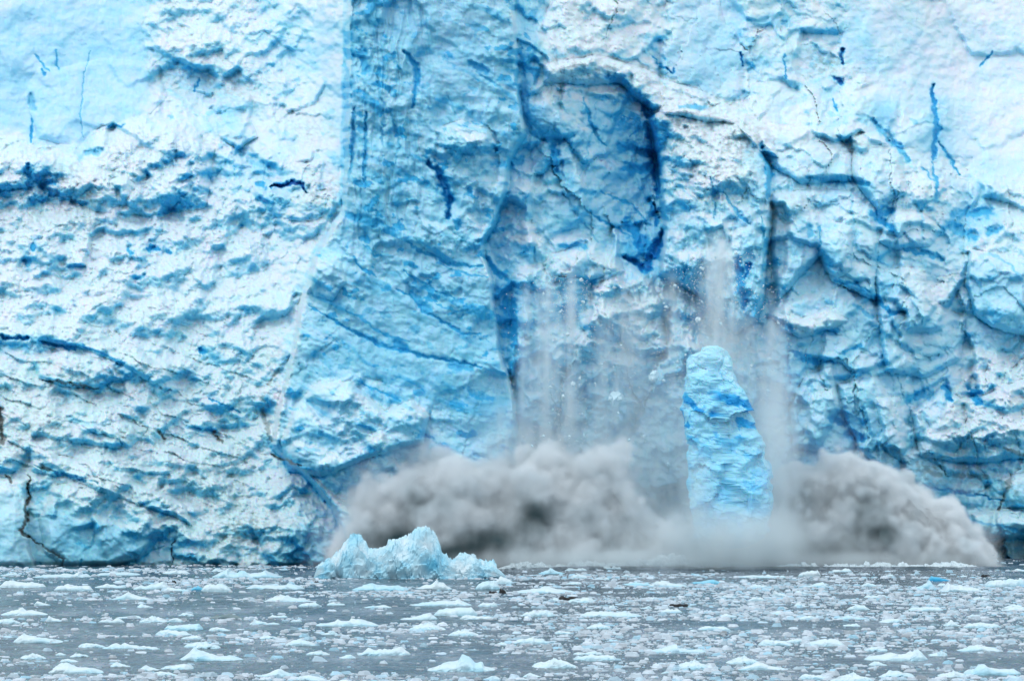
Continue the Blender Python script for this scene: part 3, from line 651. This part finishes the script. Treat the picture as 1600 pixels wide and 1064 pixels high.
# photo x, waterline y, width px, height px, blueness, optional description
FLOES = [(15,899,32,7,.1),(97,901,92,10,.1),(185,898,70,6,.12),(275,896,44,10,.08),(387,901,112,17,.16,"long pale floe lying against the glacier foot, with the iceberg to its right"),
(35,917,74,14,.08),(115,922,62,12,.08),(172,918,50,10,.1),(237,920,58,15,.12,"white floe with a bright blue hollow at its side"),(277,923,48,9,.08),(308,922,20,8,.6),(338,923,48,14,.1),(430,919,92,10,.1),
(206,936,66,16,.1,"smooth white floe shaped like a low triangle with a tail"),(38,960,74,17,.1,"large humped white floe low at the picture's left border"),(85,971,27,11,.08),(66,945,26,9,.08),(174,972,42,9,.08),(201,965,40,5,.1),
(352,966,52,7,.3,"dirty grey-brown flat floe in the open teal lead",.75),(274,971,24,8,.08),(287,983,62,12,.25),(412,975,50,10,.1),(450,939,76,12,.08),(525,945,30,5,.1),(590,949,44,6,.1),(543,977,100,16,.12,"long white floe with a sharp crest in the teal lead"),
(434,964,32,6,.1),(463,971,18,6,.1),(655,967,60,11,.08),(688,945,98,11,.1),(712,961,70,18,.14,"wedge-shaped smooth slab rising to its right end"),(745,967,54,11,.08),(678,920,58,20,.1,"knobbly white floe just in front of the iceberg"),
(762,920,40,17,.2),(787,911,32,14,.12),(762,947,32,10,.08),(595,921,90,11,.25),(862,896,42,10,.22),(900,891,36,7,.1),(955,890,38,8,.1),(1010,889,18,6,.1),(905,903,27,8,.08),(940,905,25,4,.1),
(850,925,102,10,.1),(1043,916,62,13,.1),(1105,911,54,8,.5,"translucent blue-green floe, flat and without snow"),(995,914,44,7,.3),(1185,902,72,5,.1),(840,962,56,14,.12),(955,962,98,9,.1),(957,953,14,10,.05),(1049,957,35,9,.1),
(1134,933,32,7,.1),(1182,938,28,8,.05),(1138,963,27,7,.1),(1115,983,50,8,.12),(1265,900,36,13,.06,"bright white pointed floe alone in dark water before the right splash"),(1315,893,33,8,.08),(1204,902,50,6,.1),(1274,917,40,10,.1),(1358,916,30,8,.12),
(1445,919,38,17,.26,"cyan-tinted upright floe beside the dark teal one"),(1467,907,36,11,.72,"dark teal glassy floe rising behind the white ones"),(1507,924,82,17,.06,"long white ridge-topped floe, second from the picture's right border"),(1572,916,72,18,.14,"tall pale floe with a blue end at the picture's right border"),
(1218,932,25,12,.08),(1370,933,40,6,.1),(1341,952,37,8,.08),(1333,967,52,6,.15),(1264,967,34,8,.08),(1331,978,30,7,.08),(1213,960,25,7,.1),(1446,953,56,6,.1),(1490,978,36,11,.08),(1535,980,60,9,.1),(1533,937,27,7,.05),(1590,892,32,5,.1),(1550,877,22,6,.1),
(60,1003,80,16,.1),(190,1012,60,12,.12),(330,1030,100,18,.14),(470,1008,50,10,.1),(600,1022,84,14,.08),(720,1046,110,20,.12),(830,1004,60,12,.1),(930,1030,70,12,.1),(1060,1018,90,16,.16),(1190,1045,80,16,.1),(1290,1008,60,12,.08),(1400,1030,100,18,.1),(1530,1016,70,12,.12),(120,1050,90,18,.1),(1550,1052,90,18,.2),(430,1056,60,14,.1)]
def ordinal(n):
    return ["first", "second", "third", "fourth", "fifth", "sixth", "seventh", "eighth", "ninth", "tenth", "eleventh", "twelfth", "thirteenth", "fourteenth", "fifteenth", "sixteenth",
            "seventeenth", "eighteenth", "nineteenth", "twentieth", "twenty-first", "twenty-second", "twenty-third", "twenty-fourth"][n]
BANDS = [(0, 906, "of the row nearest the glacier"), (906, 928, "of the second row from the glacier"), (928, 950, "of the third row from the glacier"),
         (950, 974, "of the fourth row from the glacier"), (974, 992, "of the fifth row from the glacier"), (992, 1100, "along the bottom edge of the water")]
def floes():
    rr = random.Random(11); seen = {}
    order = sorted(range(len(FLOES)), key=lambda i: FLOES[i][0])
    for i in order:
        px, py, w, h, bl = FLOES[i][:5]; desc = FLOES[i][5] if len(FLOES[i]) > 5 else None; dirt_dark = FLOES[i][6] if len(FLOES[i]) > 6 else 0
        band = next(j for j, b in enumerate(BANDS) if b[0] <= py < b[1]); cnt = seen.get(band, 0); seen[band] = cnt + 1
        p, d = on_water(px, py); k = d / FPX
        if px > 440 and py < 878: pass
        L = w * k; Hm = h * k * .72; n = rr.randint(6, 11); pk = rr.uniform(.15, .85); shp = rr.choice([.25, .4, 1.0, 1.6]); jag = rr.choice([.15, .35, .6])
        if desc and "wedge" in desc: pk = .86
        if desc and "triangle" in desc: pk = .42
        prof = [(-L / 2, 0)]
        for q in range(1, n):
            t = q / n + rr.uniform(-.04, .04); e = (t / pk if t < pk else (1 - t) / (1 - pk)) ** shp
            prof.append((-L / 2 + L * t, Hm * (e * (1 - jag) + jag * rr.random() * min(1, min(t, 1 - t) * 5))))
        prof.append((-L / 2 + L * pk, Hm)); prof.append((L / 2, 0)); prof.sort()
        sm = desc and any(x in desc for x in ("smooth", "glassy", "translucent"))
        o, m = loaf("ice_floe", prof, L * rr.uniform(.28, .42), 400 + i * 13, bl, amp=(.15 if sm else .32), dens=1.0, power=rr.uniform(.5, .9), cell=.5 + .4 * min(1, Hm), dirt_dark=dirt_dark, bvar=.10)
        o.location = (p.x + m, p.y, 0)
        if desc is None:
            size = "broad" if w > 70 else ("mid-sized" if w > 38 else "small"); tone = "white" if bl < .15 else ("bluish white" if bl < .4 else "blue")
            desc = f"{size} {tone} floe, {ordinal(cnt)} from the left {BANDS[band][2]}"
        tag(o, desc, "ice floe", "ice floes drifting before the glacier")
    # many low small ones that nothing tells apart: a few shapes, copied
    protos = []
    for j in range(6):
        L = 1.6 + .35 * j; Hm = .22 + .06 * j; pk = rr.uniform(.3, .7)
        prof = [(-L / 2, 0), (-L / 2 + L * pk * .5, Hm * rr.uniform(.4, .8)), (-L / 2 + L * pk, Hm), (L / 2 - L * (1 - pk) * .4, Hm * rr.uniform(.3, .7)), (L / 2, 0)]
        o, m = loaf("ice_chunk", prof, L * .4, 900 + j * 7, .1, amp=.18, dens=1.2, cell=.35, bvar=.08); protos.append(o)
    for q in range(70):
        o = protos[q] if q < 6 else protos[q % 6].copy()
        if q >= 6: COL.objects.link(o)
        while True:
            px = rr.uniform(5, 1595); py = 889 + 175 * rr.random() ** 1.0
            if all(abs(px - f[0]) > f[2] * .5 + 6 or abs(py - f[1]) > 7 for f in FLOES) and not (480 < px < 800 and py < 905): break
        p, d = on_water(px, py); o.location = (p.x, p.y, 0); o.rotation_euler = (0, 0, rr.choice([0, math.pi]) + rr.uniform(-.5, .5)); s = rr.uniform(.6, 1.2); o.scale = (s, s, s)
        tag(o, "small low white ice chunk adrift among the brash ice", "ice chunk", "small ice chunks scattered between the floes")
floes()

def debris():
    m, n, b = new_mat("dark_moraine"); b.inputs["Roughness"].default_value = .8
    no = n.nodes.new("ShaderNodeTexNoise"); no.inputs["Scale"].default_value = 6; r = n.nodes.new("ShaderNodeValToRGB")
    r.color_ramp.elements[0].color = (.004, .005, .006, 1); r.color_ramp.elements[1].color = (.03, .032, .035, 1)
    n.links.new(no.outputs["Fac"], r.inputs["Fac"]); n.links.new(r.outputs[0], b.inputs["Base Color"])
    L = [(890, 938, 38, 5.5, "long low black lump of rock-laden ice lying flat among white brash"), (770, 928, 14, 4, "flat dark stone-like lump, the left and flatter of two close together"),
         (785, 927, 11, 6.5, "upright dark lump, the right and taller of two close together"), (272, 911, 7, 3.5, "tiny black speck of debris on a white floe near the left crack"), (1540, 901, 15, 2.5, "thin dark streak of debris among floes by the right splash's foot"),
         (495, 912, 8, 4, "small dark speck just below the iceberg's left end"), (1060, 947, 30, 2.5, "thin dark floating streak in grey brash, right of the long black lump")]
    for i, (px, py, w, h, lb) in enumerate(L):
        p, d = on_water(px, py); k = d / FPX; W = w * k; H = h * k
        prof = [(-W / 2, 0), (-W * .42, H * .7), (-W * .3, H), (-W * .12, H * .45), (W * .05, H * .8), (W * .25, H * .55), (W * .42, H * .35), (W / 2, 0)]
        o, mm = loaf("dark_debris", prof, W * .22 + .1, 700 + i, .9, mat=m, amp=.1, cell=.3, dens=2)
        o.location = (p.x, p.y, .12); tag(o, lb, "debris", "dark lumps on the water")
debris()

# ================================================================== THE CALVING BLOCK AND FALLING PIECES
def falling_block():
    D = 592.0; k = D / FPX
    sil = [(540, 1108, 1120), (543, 1098, 1128), (549, 1096, 1136), (556, 1080, 1138), (564, 1075, 1142), (580, 1074, 1145), (600, 1073, 1152), (630, 1072, 1166), (660, 1073, 1180), (690, 1075, 1190), (720, 1077, 1197), (760, 1078, 1204), (800, 1080, 1204), (840, 1090, 1196), (856, 1120, 1160)]
    S = np.array(sil, float); nz, nt = 220, 130
    yy = np.linspace(540, 856, nz); l = np.interp(yy, S[:, 0], S[:, 1]); r = np.interp(yy, S[:, 0], S[:, 2])
    th = np.linspace(0, 2 * np.pi, nt, endpoint=False)
    xc = (l + r) / 2; a = (r - l) / 2
    T, I = np.meshgrid(th, np.arange(nz)); a_ = a[I]; x_ = xc[I]; y_ = yy[I].astype(F)
    ct, st = np.cos(T), np.sin(T)
    pw = .55
    u = (x_ + np.sign(ct) * np.abs(ct) ** pw * a_ + 400 * (st > 0)).astype(F)
    u = u + 8 * fbm(u / 25, y_ / 25, 830, 3); y2 = y_ + 9 * fbm(u / 25 + 4, y_ / 25, 833, 3); _a, _b, ii, bx, by = worley(u / F(44), y2 / F(58), 810); rr_ = tab(860)[1]; f1 = (rr_[ii, 0] - .5) * .9 + (rr_[ii, 1] - .5) * bx * 1.6 + (rr_[ii, 2] - .5) * by * 1.3; f2, _ = facets(u, y_, 17, 811, .8, .5); nn = fbm(u / 30, y_ / 26, 812, 5); vein = sst(.06, .18, fbm(u / 34 + y_ / 50, y_ / 22 - u / 60, 820, 4))
    g = (f1 * 15 + f2 * 2.5 + nn * 12) * np.minimum(1, a_ / 40)
    X = x_ + np.sign(ct) * np.abs(ct) ** pw * a_ + ct * g * .6
    Y = (np.sign(st) * np.abs(st) ** pw * (a_ * .55) + st * g * 1.3) * k
    b = .20 + .14 * nn + .12 * f1 + .52 * vein * sst(590, 630, y_) * (.35 + .65 * sst(700, 660, y_)) + .10 * sst(560, 640, y_)
    col = ice_col(b) * np.array([.88, 1.03, 1.10], F)
    P = np.stack([(X - CX) * k, Y, CAM_H + (HY - y_) * k], -1)
    cen = np.array([(1130 - CX) * k, 0, CAM_H + (HY - 665) * k])
    i = np.arange(nz * nt).reshape(nz, nt); j = np.roll(i, -1, 1)
    Q = np.stack([i[:-1], j[:-1], j[1:], i[1:]], -1).reshape(-1, 4)
    o = link_mesh("falling_ice_block", (P - cen).reshape(-1, 3), Q, M_ICE, None, np.clip(col, 0, .95).reshape(-1, 3))
    o.location = (cen[0], D - DIST, cen[2])
    tag(o, "tall bright blue ice block plunging upright into the spray between the two splashes", "falling ice")
falling_block()

def falling_chunks():
    rr = random.Random(3)
    def chunk(seed, name):
        nt, nz = 9, 6; V = []; r = random.Random(seed)
        for j in range(nz + 1):
            ph = math.pi * j / nz
            for i in range(nt):
                t = 2 * math.pi * i / nt; q = .5 * (1 + r.uniform(-.3, .3)) if 0 < j < nz else .45
                V.append((q * math.sin(ph) * math.cos(t) * 1.2, q * math.sin(ph) * math.sin(t), q * math.cos(ph) * .8))
        Fc = [(j * nt + i, j * nt + (i + 1) % nt, (j + 1) * nt + (i + 1) % nt, (j + 1) * nt + i) for j in range(nz) for i in range(nt)]
        return link_mesh(name, V, Fc, M_FLOE, None, np.tile(ice_col(np.array([.04 + .1 * r.random()])), (len(V), 1)))
    base = [chunk(s, "falling_ice_chunk") for s in range(5)]
    def spot():
        z = rr.random()
        if z < .45: return rr.gauss(1118, 36), rr.uniform(395, 640)
        if z < .75: return rr.gauss(880, 34), rr.uniform(430, 700)
        if z < .9: return rr.gauss(990, 50), rr.uniform(440, 740)
        return rr.gauss(1205, 20), rr.uniform(450, 700)
    big = [(1021, 588, 12, "largest pale chunk falling free between the streams"), (962, 622, 22, "big cyan ice chunk half hidden in the falling powder"), (1090, 500, 7, None), (1150, 395, 5, None), (895, 600, 6, None)]
    for q in range(150):
        o = base[q] if q < 5 else base[q % 5].copy()
        if q >= 5: COL.objects.link(o)
        lb = None
        if q < len(big): px, py, s, lb = big[q]
        else: (px, py), s = spot(), rr.choice([1.6, 2, 2, 2.6, 3.2, 4.2])
        D = 603 - rr.uniform(4, 12); p = at(px, py, D); o.location = p; sz = s * D / FPX * 1.2
        o.scale = (sz * rr.uniform(.8, 1.2), sz, sz * rr.uniform(.8, 1.5)); o.rotation_euler = (rr.random() * 3, rr.random() * 3, rr.random() * 3)
        tag(o, lb or "small white ice chunk dropping through the powdery streams", "falling ice", "ice chunks falling down the face")
    # finer grains: past counting
    r = np.random.RandomState(8); N = 4000; C = []
    random.seed(4)
    for _ in range(N):
        px, py = spot(); C.append(at(px, py, 603 - rr.uniform(3, 13)))
    C = np.array([tuple(c) for c in C], F); s = .035 + .05 * r.rand(N)
    oc = np.array([(1, 0, 0), (-1, 0, 0), (0, 1, 0), (0, -1, 0), (0, 0, 1), (0, 0, -1)], F)
    V = C[:, None] + oc[None] * s[:, None, None] * (.7 + .8 * r.rand(N, 6, 1))
    f = np.array([(0, 2, 4), (2, 1, 4), (1, 3, 4), (3, 0, 4), (2, 0, 5), (1, 2, 5), (3, 1, 5), (0, 3, 5)])
    Fc = (f[None] + (np.arange(N) * 6)[:, None, None]).reshape(-1, 3)
    o = link_mesh("ice_grains", V.reshape(-1, 3), Fc, M_FLOE, None, np.full((N * 6, 3), .85, F))
    tag(o, "fine white ice grains raining down the glacier face", "ice grains", kind="stuff")
falling_chunks()

# ================================================================== SPLASHES AND POWDER (volumes computed on a grid)
def vol_material(name, color, density, aniso=.2):
    m = bpy.data.materials.new(name); m.use_nodes = True; n = m.node_tree; n.nodes.clear()
    out = n.nodes.new("ShaderNodeOutputMaterial"); pv = n.nodes.new("ShaderNodeVolumePrincipled")
    pv.inputs["Color"].default_value = (*color, 1); pv.inputs["Density"].default_value = density; pv.inputs["Anisotropy"].default_value = aniso
    n.links.new(pv.outputs[0], out.inputs["Volume"]); return m
class G:
    """thin wrapper for building a density field"""
    def __init__(s, name):
        s.t = bpy.data.node_groups.new(name, 'GeometryNodeTree'); s.t.interface.new_socket("Geometry", in_out='OUTPUT', socket_type='NodeSocketGeometry')
        s.out = s.t.nodes.new("NodeGroupOutput"); s.pos = s.t.nodes.new("GeometryNodeInputPosition").outputs[0]
        sx = s.t.nodes.new("ShaderNodeSeparateXYZ"); s.t.links.new(s.pos, sx.inputs[0]); s.x, s.y, s.z = sx.outputs
    def m(s, op, a, b=None, c=None, clamp=False):
        n = s.t.nodes.new("ShaderNodeMath"); n.operation = op; n.use_clamp = clamp
        for i, v in enumerate((a, b, c)):
            if v is None: continue
            if isinstance(v, (int, float)): n.inputs[i].default_value = v
            else: s.t.links.new(v, n.inputs[i])
        return n.outputs[0]
    def noise(s, scale, vec_scale=(1, 1, 1), det=5, rough=.6, off=(0, 0, 0), dist=0.0):
        v = s.t.nodes.new("ShaderNodeVectorMath"); v.operation = 'MULTIPLY_ADD'; v.inputs[1].default_value = vec_scale; v.inputs[2].default_value = off
        s.t.links.new(s.pos, v.inputs[0]); n = s.t.nodes.new("ShaderNodeTexNoise"); n.inputs["Scale"].default_value = scale; n.inputs["Detail"].default_value = det
        n.inputs["Roughness"].default_value = rough; n.inputs["Distortion"].default_value = dist
        s.t.links.new(v.outputs[0], n.inputs["Vector"]); return n.outputs[0]
    def gauss(s, v, c, w):
        q = s.m('DIVIDE', s.m('SUBTRACT', v, c), w); return s.m('EXPONENT', s.m('MULTIPLY', s.m('MULTIPLY', q, q), -1.0))
    def smooth(s, v, a, b):
        n = s.t.nodes.new("ShaderNodeMapRange"); n.interpolation_type = 'SMOOTHSTEP'
        for i, q in ((1, a), (2, b)): n.inputs[i].default_value = q
        s.t.links.new(v, n.inputs[0]); return n.outputs[0]
    def finish(s, dens, lo, hi, vox, mat):
        vc = s.t.nodes.new("GeometryNodeVolumeCube"); vc.inputs["Min"].default_value = lo; vc.inputs["Max"].default_value = hi
        for a, i in (("X", 0), ("Y", 1), ("Z", 2)): vc.inputs["Resolution " + a].default_value = max(4, int((hi[i] - lo[i]) / vox))
        s.t.links.new(dens, vc.inputs["Density"]); sm = s.t.nodes.new("GeometryNodeSetMaterial"); sm.inputs["Material"].default_value = mat
        s.t.links.new(vc.outputs[0], sm.inputs[0]); s.t.links.new(sm.outputs[0], s.out.inputs[0]); return s.t
def vol_object(name, tree, mat, parent=None):
    me = bpy.data.meshes.new(name); o = bpy.data.objects.new(name, me); COL.objects.link(o); me.materials.append(mat)
    md = o.modifiers.new("density", 'NODES'); md.node_group = tree
    if parent: o.parent = parent
    return o

M_SPRAY = vol_material("muddy_spray", (.965, .98, .99), 1.0, .1)
M_POWDER = vol_material("ice_powder", (.91, .98, 1.0), 1.0, .1)
mcore, n_, b_ = new_mat("dark_water_core"); b_.inputs["Roughness"].default_value = .9; b_.inputs["Base Color"].default_value = (.045, .06, .065, 1)  # near-black core: the spray's recess shade is put into its colour

def splash(name, sil, wl, D, half, seed, label, thick, dens, amp, hal, dark):
    k = D / FPX; x0 = sil[0][0]
    prof = [((x - x0) * k, max(0.0, (wl - y) * k)) for x, y in sil]
    P = np.array(prof); L = P[-1, 0]; nu, nt = 240, 90
    s = np.linspace(0, 1, nu); x = s * L; H = np.interp(x, P[:, 0], P[:, 1]); env = np.clip(np.minimum(s, 1 - s) / .08, 0, 1) ** .5
    T, X = np.meshgrid(np.linspace(-.05, 1.05, nt) * np.pi, x); X = X.astype(F); Hh = np.tile(H[:, None], (1, nt)); E = np.tile(env[:, None], (1, nt))
    A = (T / np.pi * 26).astype(F); c = np.cos(T); sn = np.sin(T)
    g = (domes(X, A, 6, seed) * 1.9 + domes(X, A, 2.8, seed + 1) * .9 + domes(X, A, 1.2, seed + 2) * .4 + fbm(X / 7, A / 7, seed + 3, 4) * 2.4 - 1.4) * E
    Y = -np.sign(c) * np.abs(c) ** .8 * half * E - c * g; Z = np.where(sn > 0, np.abs(sn) ** .8, sn) * np.maximum(Hh - 3.0, .2) + np.maximum(sn, 0) * g
    V = np.stack([X, Y, Z], -1).reshape(-1, 3); i = np.arange(nu * nt).reshape(nu, nt)
    Q = np.stack([i[:-1, :-1], i[1:, :-1], i[1:, 1:], i[:-1, 1:]], -1).reshape(-1, 4)
    o = link_mesh(name, V, Q, mcore, smooth=True); o.location = ((x0 - CX) * k, D - DIST, 0)
    tag(o, label, "splash", "splashes thrown up by the falling ice")
    g_ = G(name + "_spray"); oi = g_.t.nodes.new("GeometryNodeObjectInfo"); oi.inputs["Object"].default_value = o
    pr = g_.t.nodes.new("GeometryNodeProximity"); pr.target_element = 'FACES'
    g_.t.links.new(oi.outputs["Geometry"], pr.inputs[0]); d = pr.outputs["Distance"]
    def puff(scale, off):
        v = g_.t.nodes.new("ShaderNodeVectorMath"); v.operation = 'ADD'
        w = g_.t.nodes.new("ShaderNodeTexNoise"); w.inputs["Scale"].default_value = scale * 1.3; w.inputs["Detail"].default_value = 3
        g_.t.links.new(g_.pos, w.inputs["Vector"]); sc_ = g_.t.nodes.new("ShaderNodeVectorMath"); sc_.operation = 'SCALE'; sc_.inputs["Scale"].default_value = .9 / scale
        g_.t.links.new(w.outputs["Color"], sc_.inputs[0]); g_.t.links.new(g_.pos, v.inputs[0]); g_.t.links.new(sc_.outputs[0], v.inputs[1])
        n = g_.t.nodes.new("ShaderNodeTexVoronoi"); n.feature = 'F1'; n.inputs["Scale"].default_value = scale; n.inputs["Detail"].default_value = 0
        g_.t.links.new(v.outputs[0], n.inputs["Vector"]); return n.outputs["Distance"]
    n1 = g_.noise(.10, det=6, rough=.55, off=(seed, 0, 0), dist=.2)
    n2 = g_.noise(.8, det=4, rough=.65, off=(seed, 5, 0))
    q = g_.m('ADD', g_.m('MULTIPLY', g_.m('SUBTRACT', n1, .45), amp), g_.m('MULTIPLY', g_.m('SUBTRACT', n2, .5), 1.6))
    q = g_.m('ADD', q, g_.m('MULTIPLY', g_.m('SUBTRACT', .55, puff(.20, 0)), 3.6))
    q = g_.m('ADD', q, g_.m('MULTIPLY', g_.m('SUBTRACT', .5, puff(.48, 3)), 1.8))
    q = g_.m('MAXIMUM', q, -.4)
    dd = g_.m('SUBTRACT', d, q)                                     # billowed distance from the water core
    den = g_.m('MULTIPLY', g_.smooth(dd, thick, thick * .25), dens)
    halo = g_.m('MULTIPLY', g_.m('MULTIPLY', g_.smooth(dd, 9, 1), g_.smooth(g_.noise(.13, det=5, off=(seed, 2, 8)), .40, .65)), hal)
    den = g_.m('ADD', den, g_.m('MULTIPLY', halo, halo))
    den = g_.m('MULTIPLY', den, g_.smooth(g_.z, -.2, .3)); den = g_.m('MULTIPLY', g_.m('GREATER_THAN', den, .006), den)
    Hm = P[:, 1].max()
    # set pockets and noise patches are darker: the colour varies through the cloud
    m = vol_material("muddy_spray", (.97, .985, .99), 1.0, -.3); nt_ = m.node_tree; pv = nt_.nodes["Principled Volume"]
    tc = nt_.nodes.new("ShaderNodeTexCoord"); tn = nt_.nodes.new("ShaderNodeTexNoise"); tn.inputs["Scale"].default_value = .16; tn.inputs["Detail"].default_value = 3
    nt_.links.new(tc.outputs["Object"], tn.inputs["Vector"]); acc = tn.outputs["Fac"]
    def nm(op, a, b_=None):
        n = nt_.nodes.new("ShaderNodeMath"); n.operation = op
        for i_, v_ in enumerate((a, b_)):
            if v_ is None: continue
            if isinstance(v_, (int, float)): n.inputs[i_].default_value = v_
            else: nt_.links.new(v_, n.inputs[i_])
        return n.outputs[0]
    sx = nt_.nodes.new("ShaderNodeSeparateXYZ"); nt_.links.new(tc.outputs["Object"], sx.inputs[0])
    for cx, cy, rx, ry, a in dark:
        gx = nm('DIVIDE', nm('SUBTRACT', sx.outputs[0], (cx - x0) * k), rx * k); gz = nm('DIVIDE', nm('SUBTRACT', sx.outputs[2], (wl - cy) * k), ry * k)
        e = nm('EXPONENT', nm('MULTIPLY', nm('ADD', nm('MULTIPLY', gx, gx), nm('MULTIPLY', gz, gz)), -1.0)); acc = nm('ADD', acc, nm('MULTIPLY', e, a))
    rp = nt_.nodes.new("ShaderNodeValToRGB"); e = rp.color_ramp.elements; e[0].position = .46; e[0].color = (.93, .975, 1.0, 1); e[1].position = .95; e[1].color = (.10, .18, .20, 1)
    k2 = e.new(.62); k2.color = (.86, .93, .965, 1); nt_.links.new(acc, rp.inputs["Fac"]); nt_.links.new(rp.outputs[0], pv.inputs["Color"])
    tree = g_.finish(den, (-11, -half - 8, -.3), (L + 10, half + 8, Hm + 10), .36, m)
    v = vol_object("spray_cloud", tree, m); v.location = o.location
    oi.transform_space = 'RELATIVE'
    tag(v, label.replace("splash", "spray cloud around the splash"), "spray", kind="stuff")
    return o
LEFT = [(535, 885), (548, 810), (580, 765), (640, 742), (690, 700), (740, 732), (810, 722), (862, 704), (900, 735), (950, 715), (985, 765), (1020, 812), (1050, 855), (1060, 885)]
RIGHT = [(1140, 880), (1165, 815), (1205, 752), (1270, 722), (1330, 712), (1385, 722), (1425, 752), (1455, 778), (1485, 785), (1510, 812), (1532, 845), (1542, 880)]
splash("splash_plume", LEFT, 885, 597.0, 5.0, 1000, "dark grey wide splash rising behind the iceberg", 2.6, .8, 11, .35,
       [(765, 845, 45, 28, .4), (625, 838, 45, 22, .34), (850, 800, 40, 30, .34), (700, 862, 40, 16, .3), (680, 780, 40, 25, .2), (985, 800, 35, 30, .16)])
splash("splash_plume", RIGHT, 882, 606.0, 5.5, 1100, "paler grey cauliflower-shaped splash swelling in front of the cliff base", 1.8, 1.2, 7, .2,
       [(1345, 800, 35, 30, .3), (1372, 835, 28, 22, .25), (1290, 858, 60, 18, .22), (1500, 845, 20, 14, .2), (1230, 850, 60, 22, .2)])

def foam():
    D = 588.0; k = D / FPX; r = random.Random(21)
    for px0, px1, hs, lb in [(770, 1190, [.4, .8, .5, .6, .9, .7, 1.1, 1.5, 1.8, 1.6, 1.2, .9, .5], "creamy white foam heaped along the water between the two splashes"), (1185, 1545, [.3, .6, .4, .6, .5, .7, .4, .6, .7, .4], "thin white foam line under the right splash")]:
        L = (px1 - px0) * k; n = len(hs); prof = [(0, 0)] + [(L * (i + .7) / (n + .4), h) for i, h in enumerate(hs)] + [(L, 0)]
        o, m = loaf("foam", prof, 1.8, 1300 + px0, -.2, amp=.55, cell=.55, dens=1.6, bvar=.1, dirt_dark=.10)
        o.location = ((px0 + px1) / 2 * k - CX * k, D - DIST, 0); tag(o, lb, "foam", kind="stuff")
foam()

def powder():
    D = 600.0; k = D / FPX
    fx = lambda px: (px - CX) * k
    fz = lambda py: CAM_H + (HY - py) * k
    g = G("powder_density")
    ns = g.noise(.8, (1, .7, .14), det=6, rough=.6, off=(3, 0, 0)); nb = g.noise(.16, (1, 1, .6), det=5, rough=.6, off=(0, 7, 0), dist=.4)
    streak = g.smooth(ns, .40, .68); bil = g.smooth(nb, .36, .66)
    tot = None
    # x, top row, half width px at top, widening px per 100 px of fall, strength, depth offset m
    for px, top, w, wd, a, y0 in [(855, 425, 9, 6, .8, 0), (893, 425, 6, 3, .8, 0), (822, 440, 6, 4, .35, 0), (985, 445, 18, 13, .4, 1), (940, 480, 10, 8, .3, 1), (1050, 425, 9, 6, .35, 1),
                                  (1120, 372, 14, 8, 1.0, -4), (1165, 490, 12, 8, .35, -3), (1208, 490, 10, 8, .6, -3), (790, 620, 20, 14, .4, 0)]:
        ztop = fz(top); wid = g.m('MAXIMUM', g.m('MULTIPLY_ADD', g.m('SUBTRACT', ztop, g.z), wd * k / 10, w * k), .3)
        gx = g.gauss(g.x, fx(px), wid); gy = g.gauss(g.y, y0, 3.2); zz = g.smooth(g.z, ztop + 1.5, ztop - 4)
        v = g.m('MULTIPLY', g.m('MULTIPLY', gx, gy), g.m('MULTIPLY', zz, a)); tot = v if tot is None else g.m('ADD', tot, v)
    tot = g.m('MULTIPLY', tot, g.m('MULTIPLY_ADD', streak, 1.5, .06))
    # mist banked over the splashes
    for px, py, wx, wz, a, yc in [(1135, 840, 95, 34, 1.1, -17), (1000, 868, 220, 10, .6, -15), (1205, 690, 26, 90, .25, -14), (1080, 760, 22, 50, .2, -15), (1120, 720, 150, 90, .16, -1), (880, 700, 130, 60, .14, -1), (620, 745, 80, 45, .10, -1), (1100, 855, 230, 24, .3, -1), (900, 868, 150, 12, .9, -1), (1350, 874, 180, 9, .8, -1), (1205, 640, 40, 90, .12, -1), (1000, 640, 120, 70, .04, -1)]:
        v = g.m('MULTIPLY', g.m('MULTIPLY', g.gauss(g.x, fx(px), wx * k), g.gauss(g.z, fz(py), wz * k)), g.gauss(g.y, yc, 4.5))
        tot = g.m('ADD', tot, g.m('MULTIPLY', g.m('MULTIPLY', v, a), g.m('MULTIPLY_ADD', bil, 1.1, .25)))
    tot = g.m('MULTIPLY', tot, g.smooth(g.z, 0, .4)); tot = g.m('MULTIPLY', tot, .5)
    tot = g.m('MULTIPLY', g.m('GREATER_THAN', tot, .004), tot)
    t = g.finish(tot, (fx(500), -24, 0), (fx(1560), 9, fz(355)), .42, M_POWDER)
    o = vol_object("ice_powder_mist", t, M_POWDER); tag(o, "pale streams of ice powder and mist falling down the face between the splashes", "mist", kind="stuff")
powder()
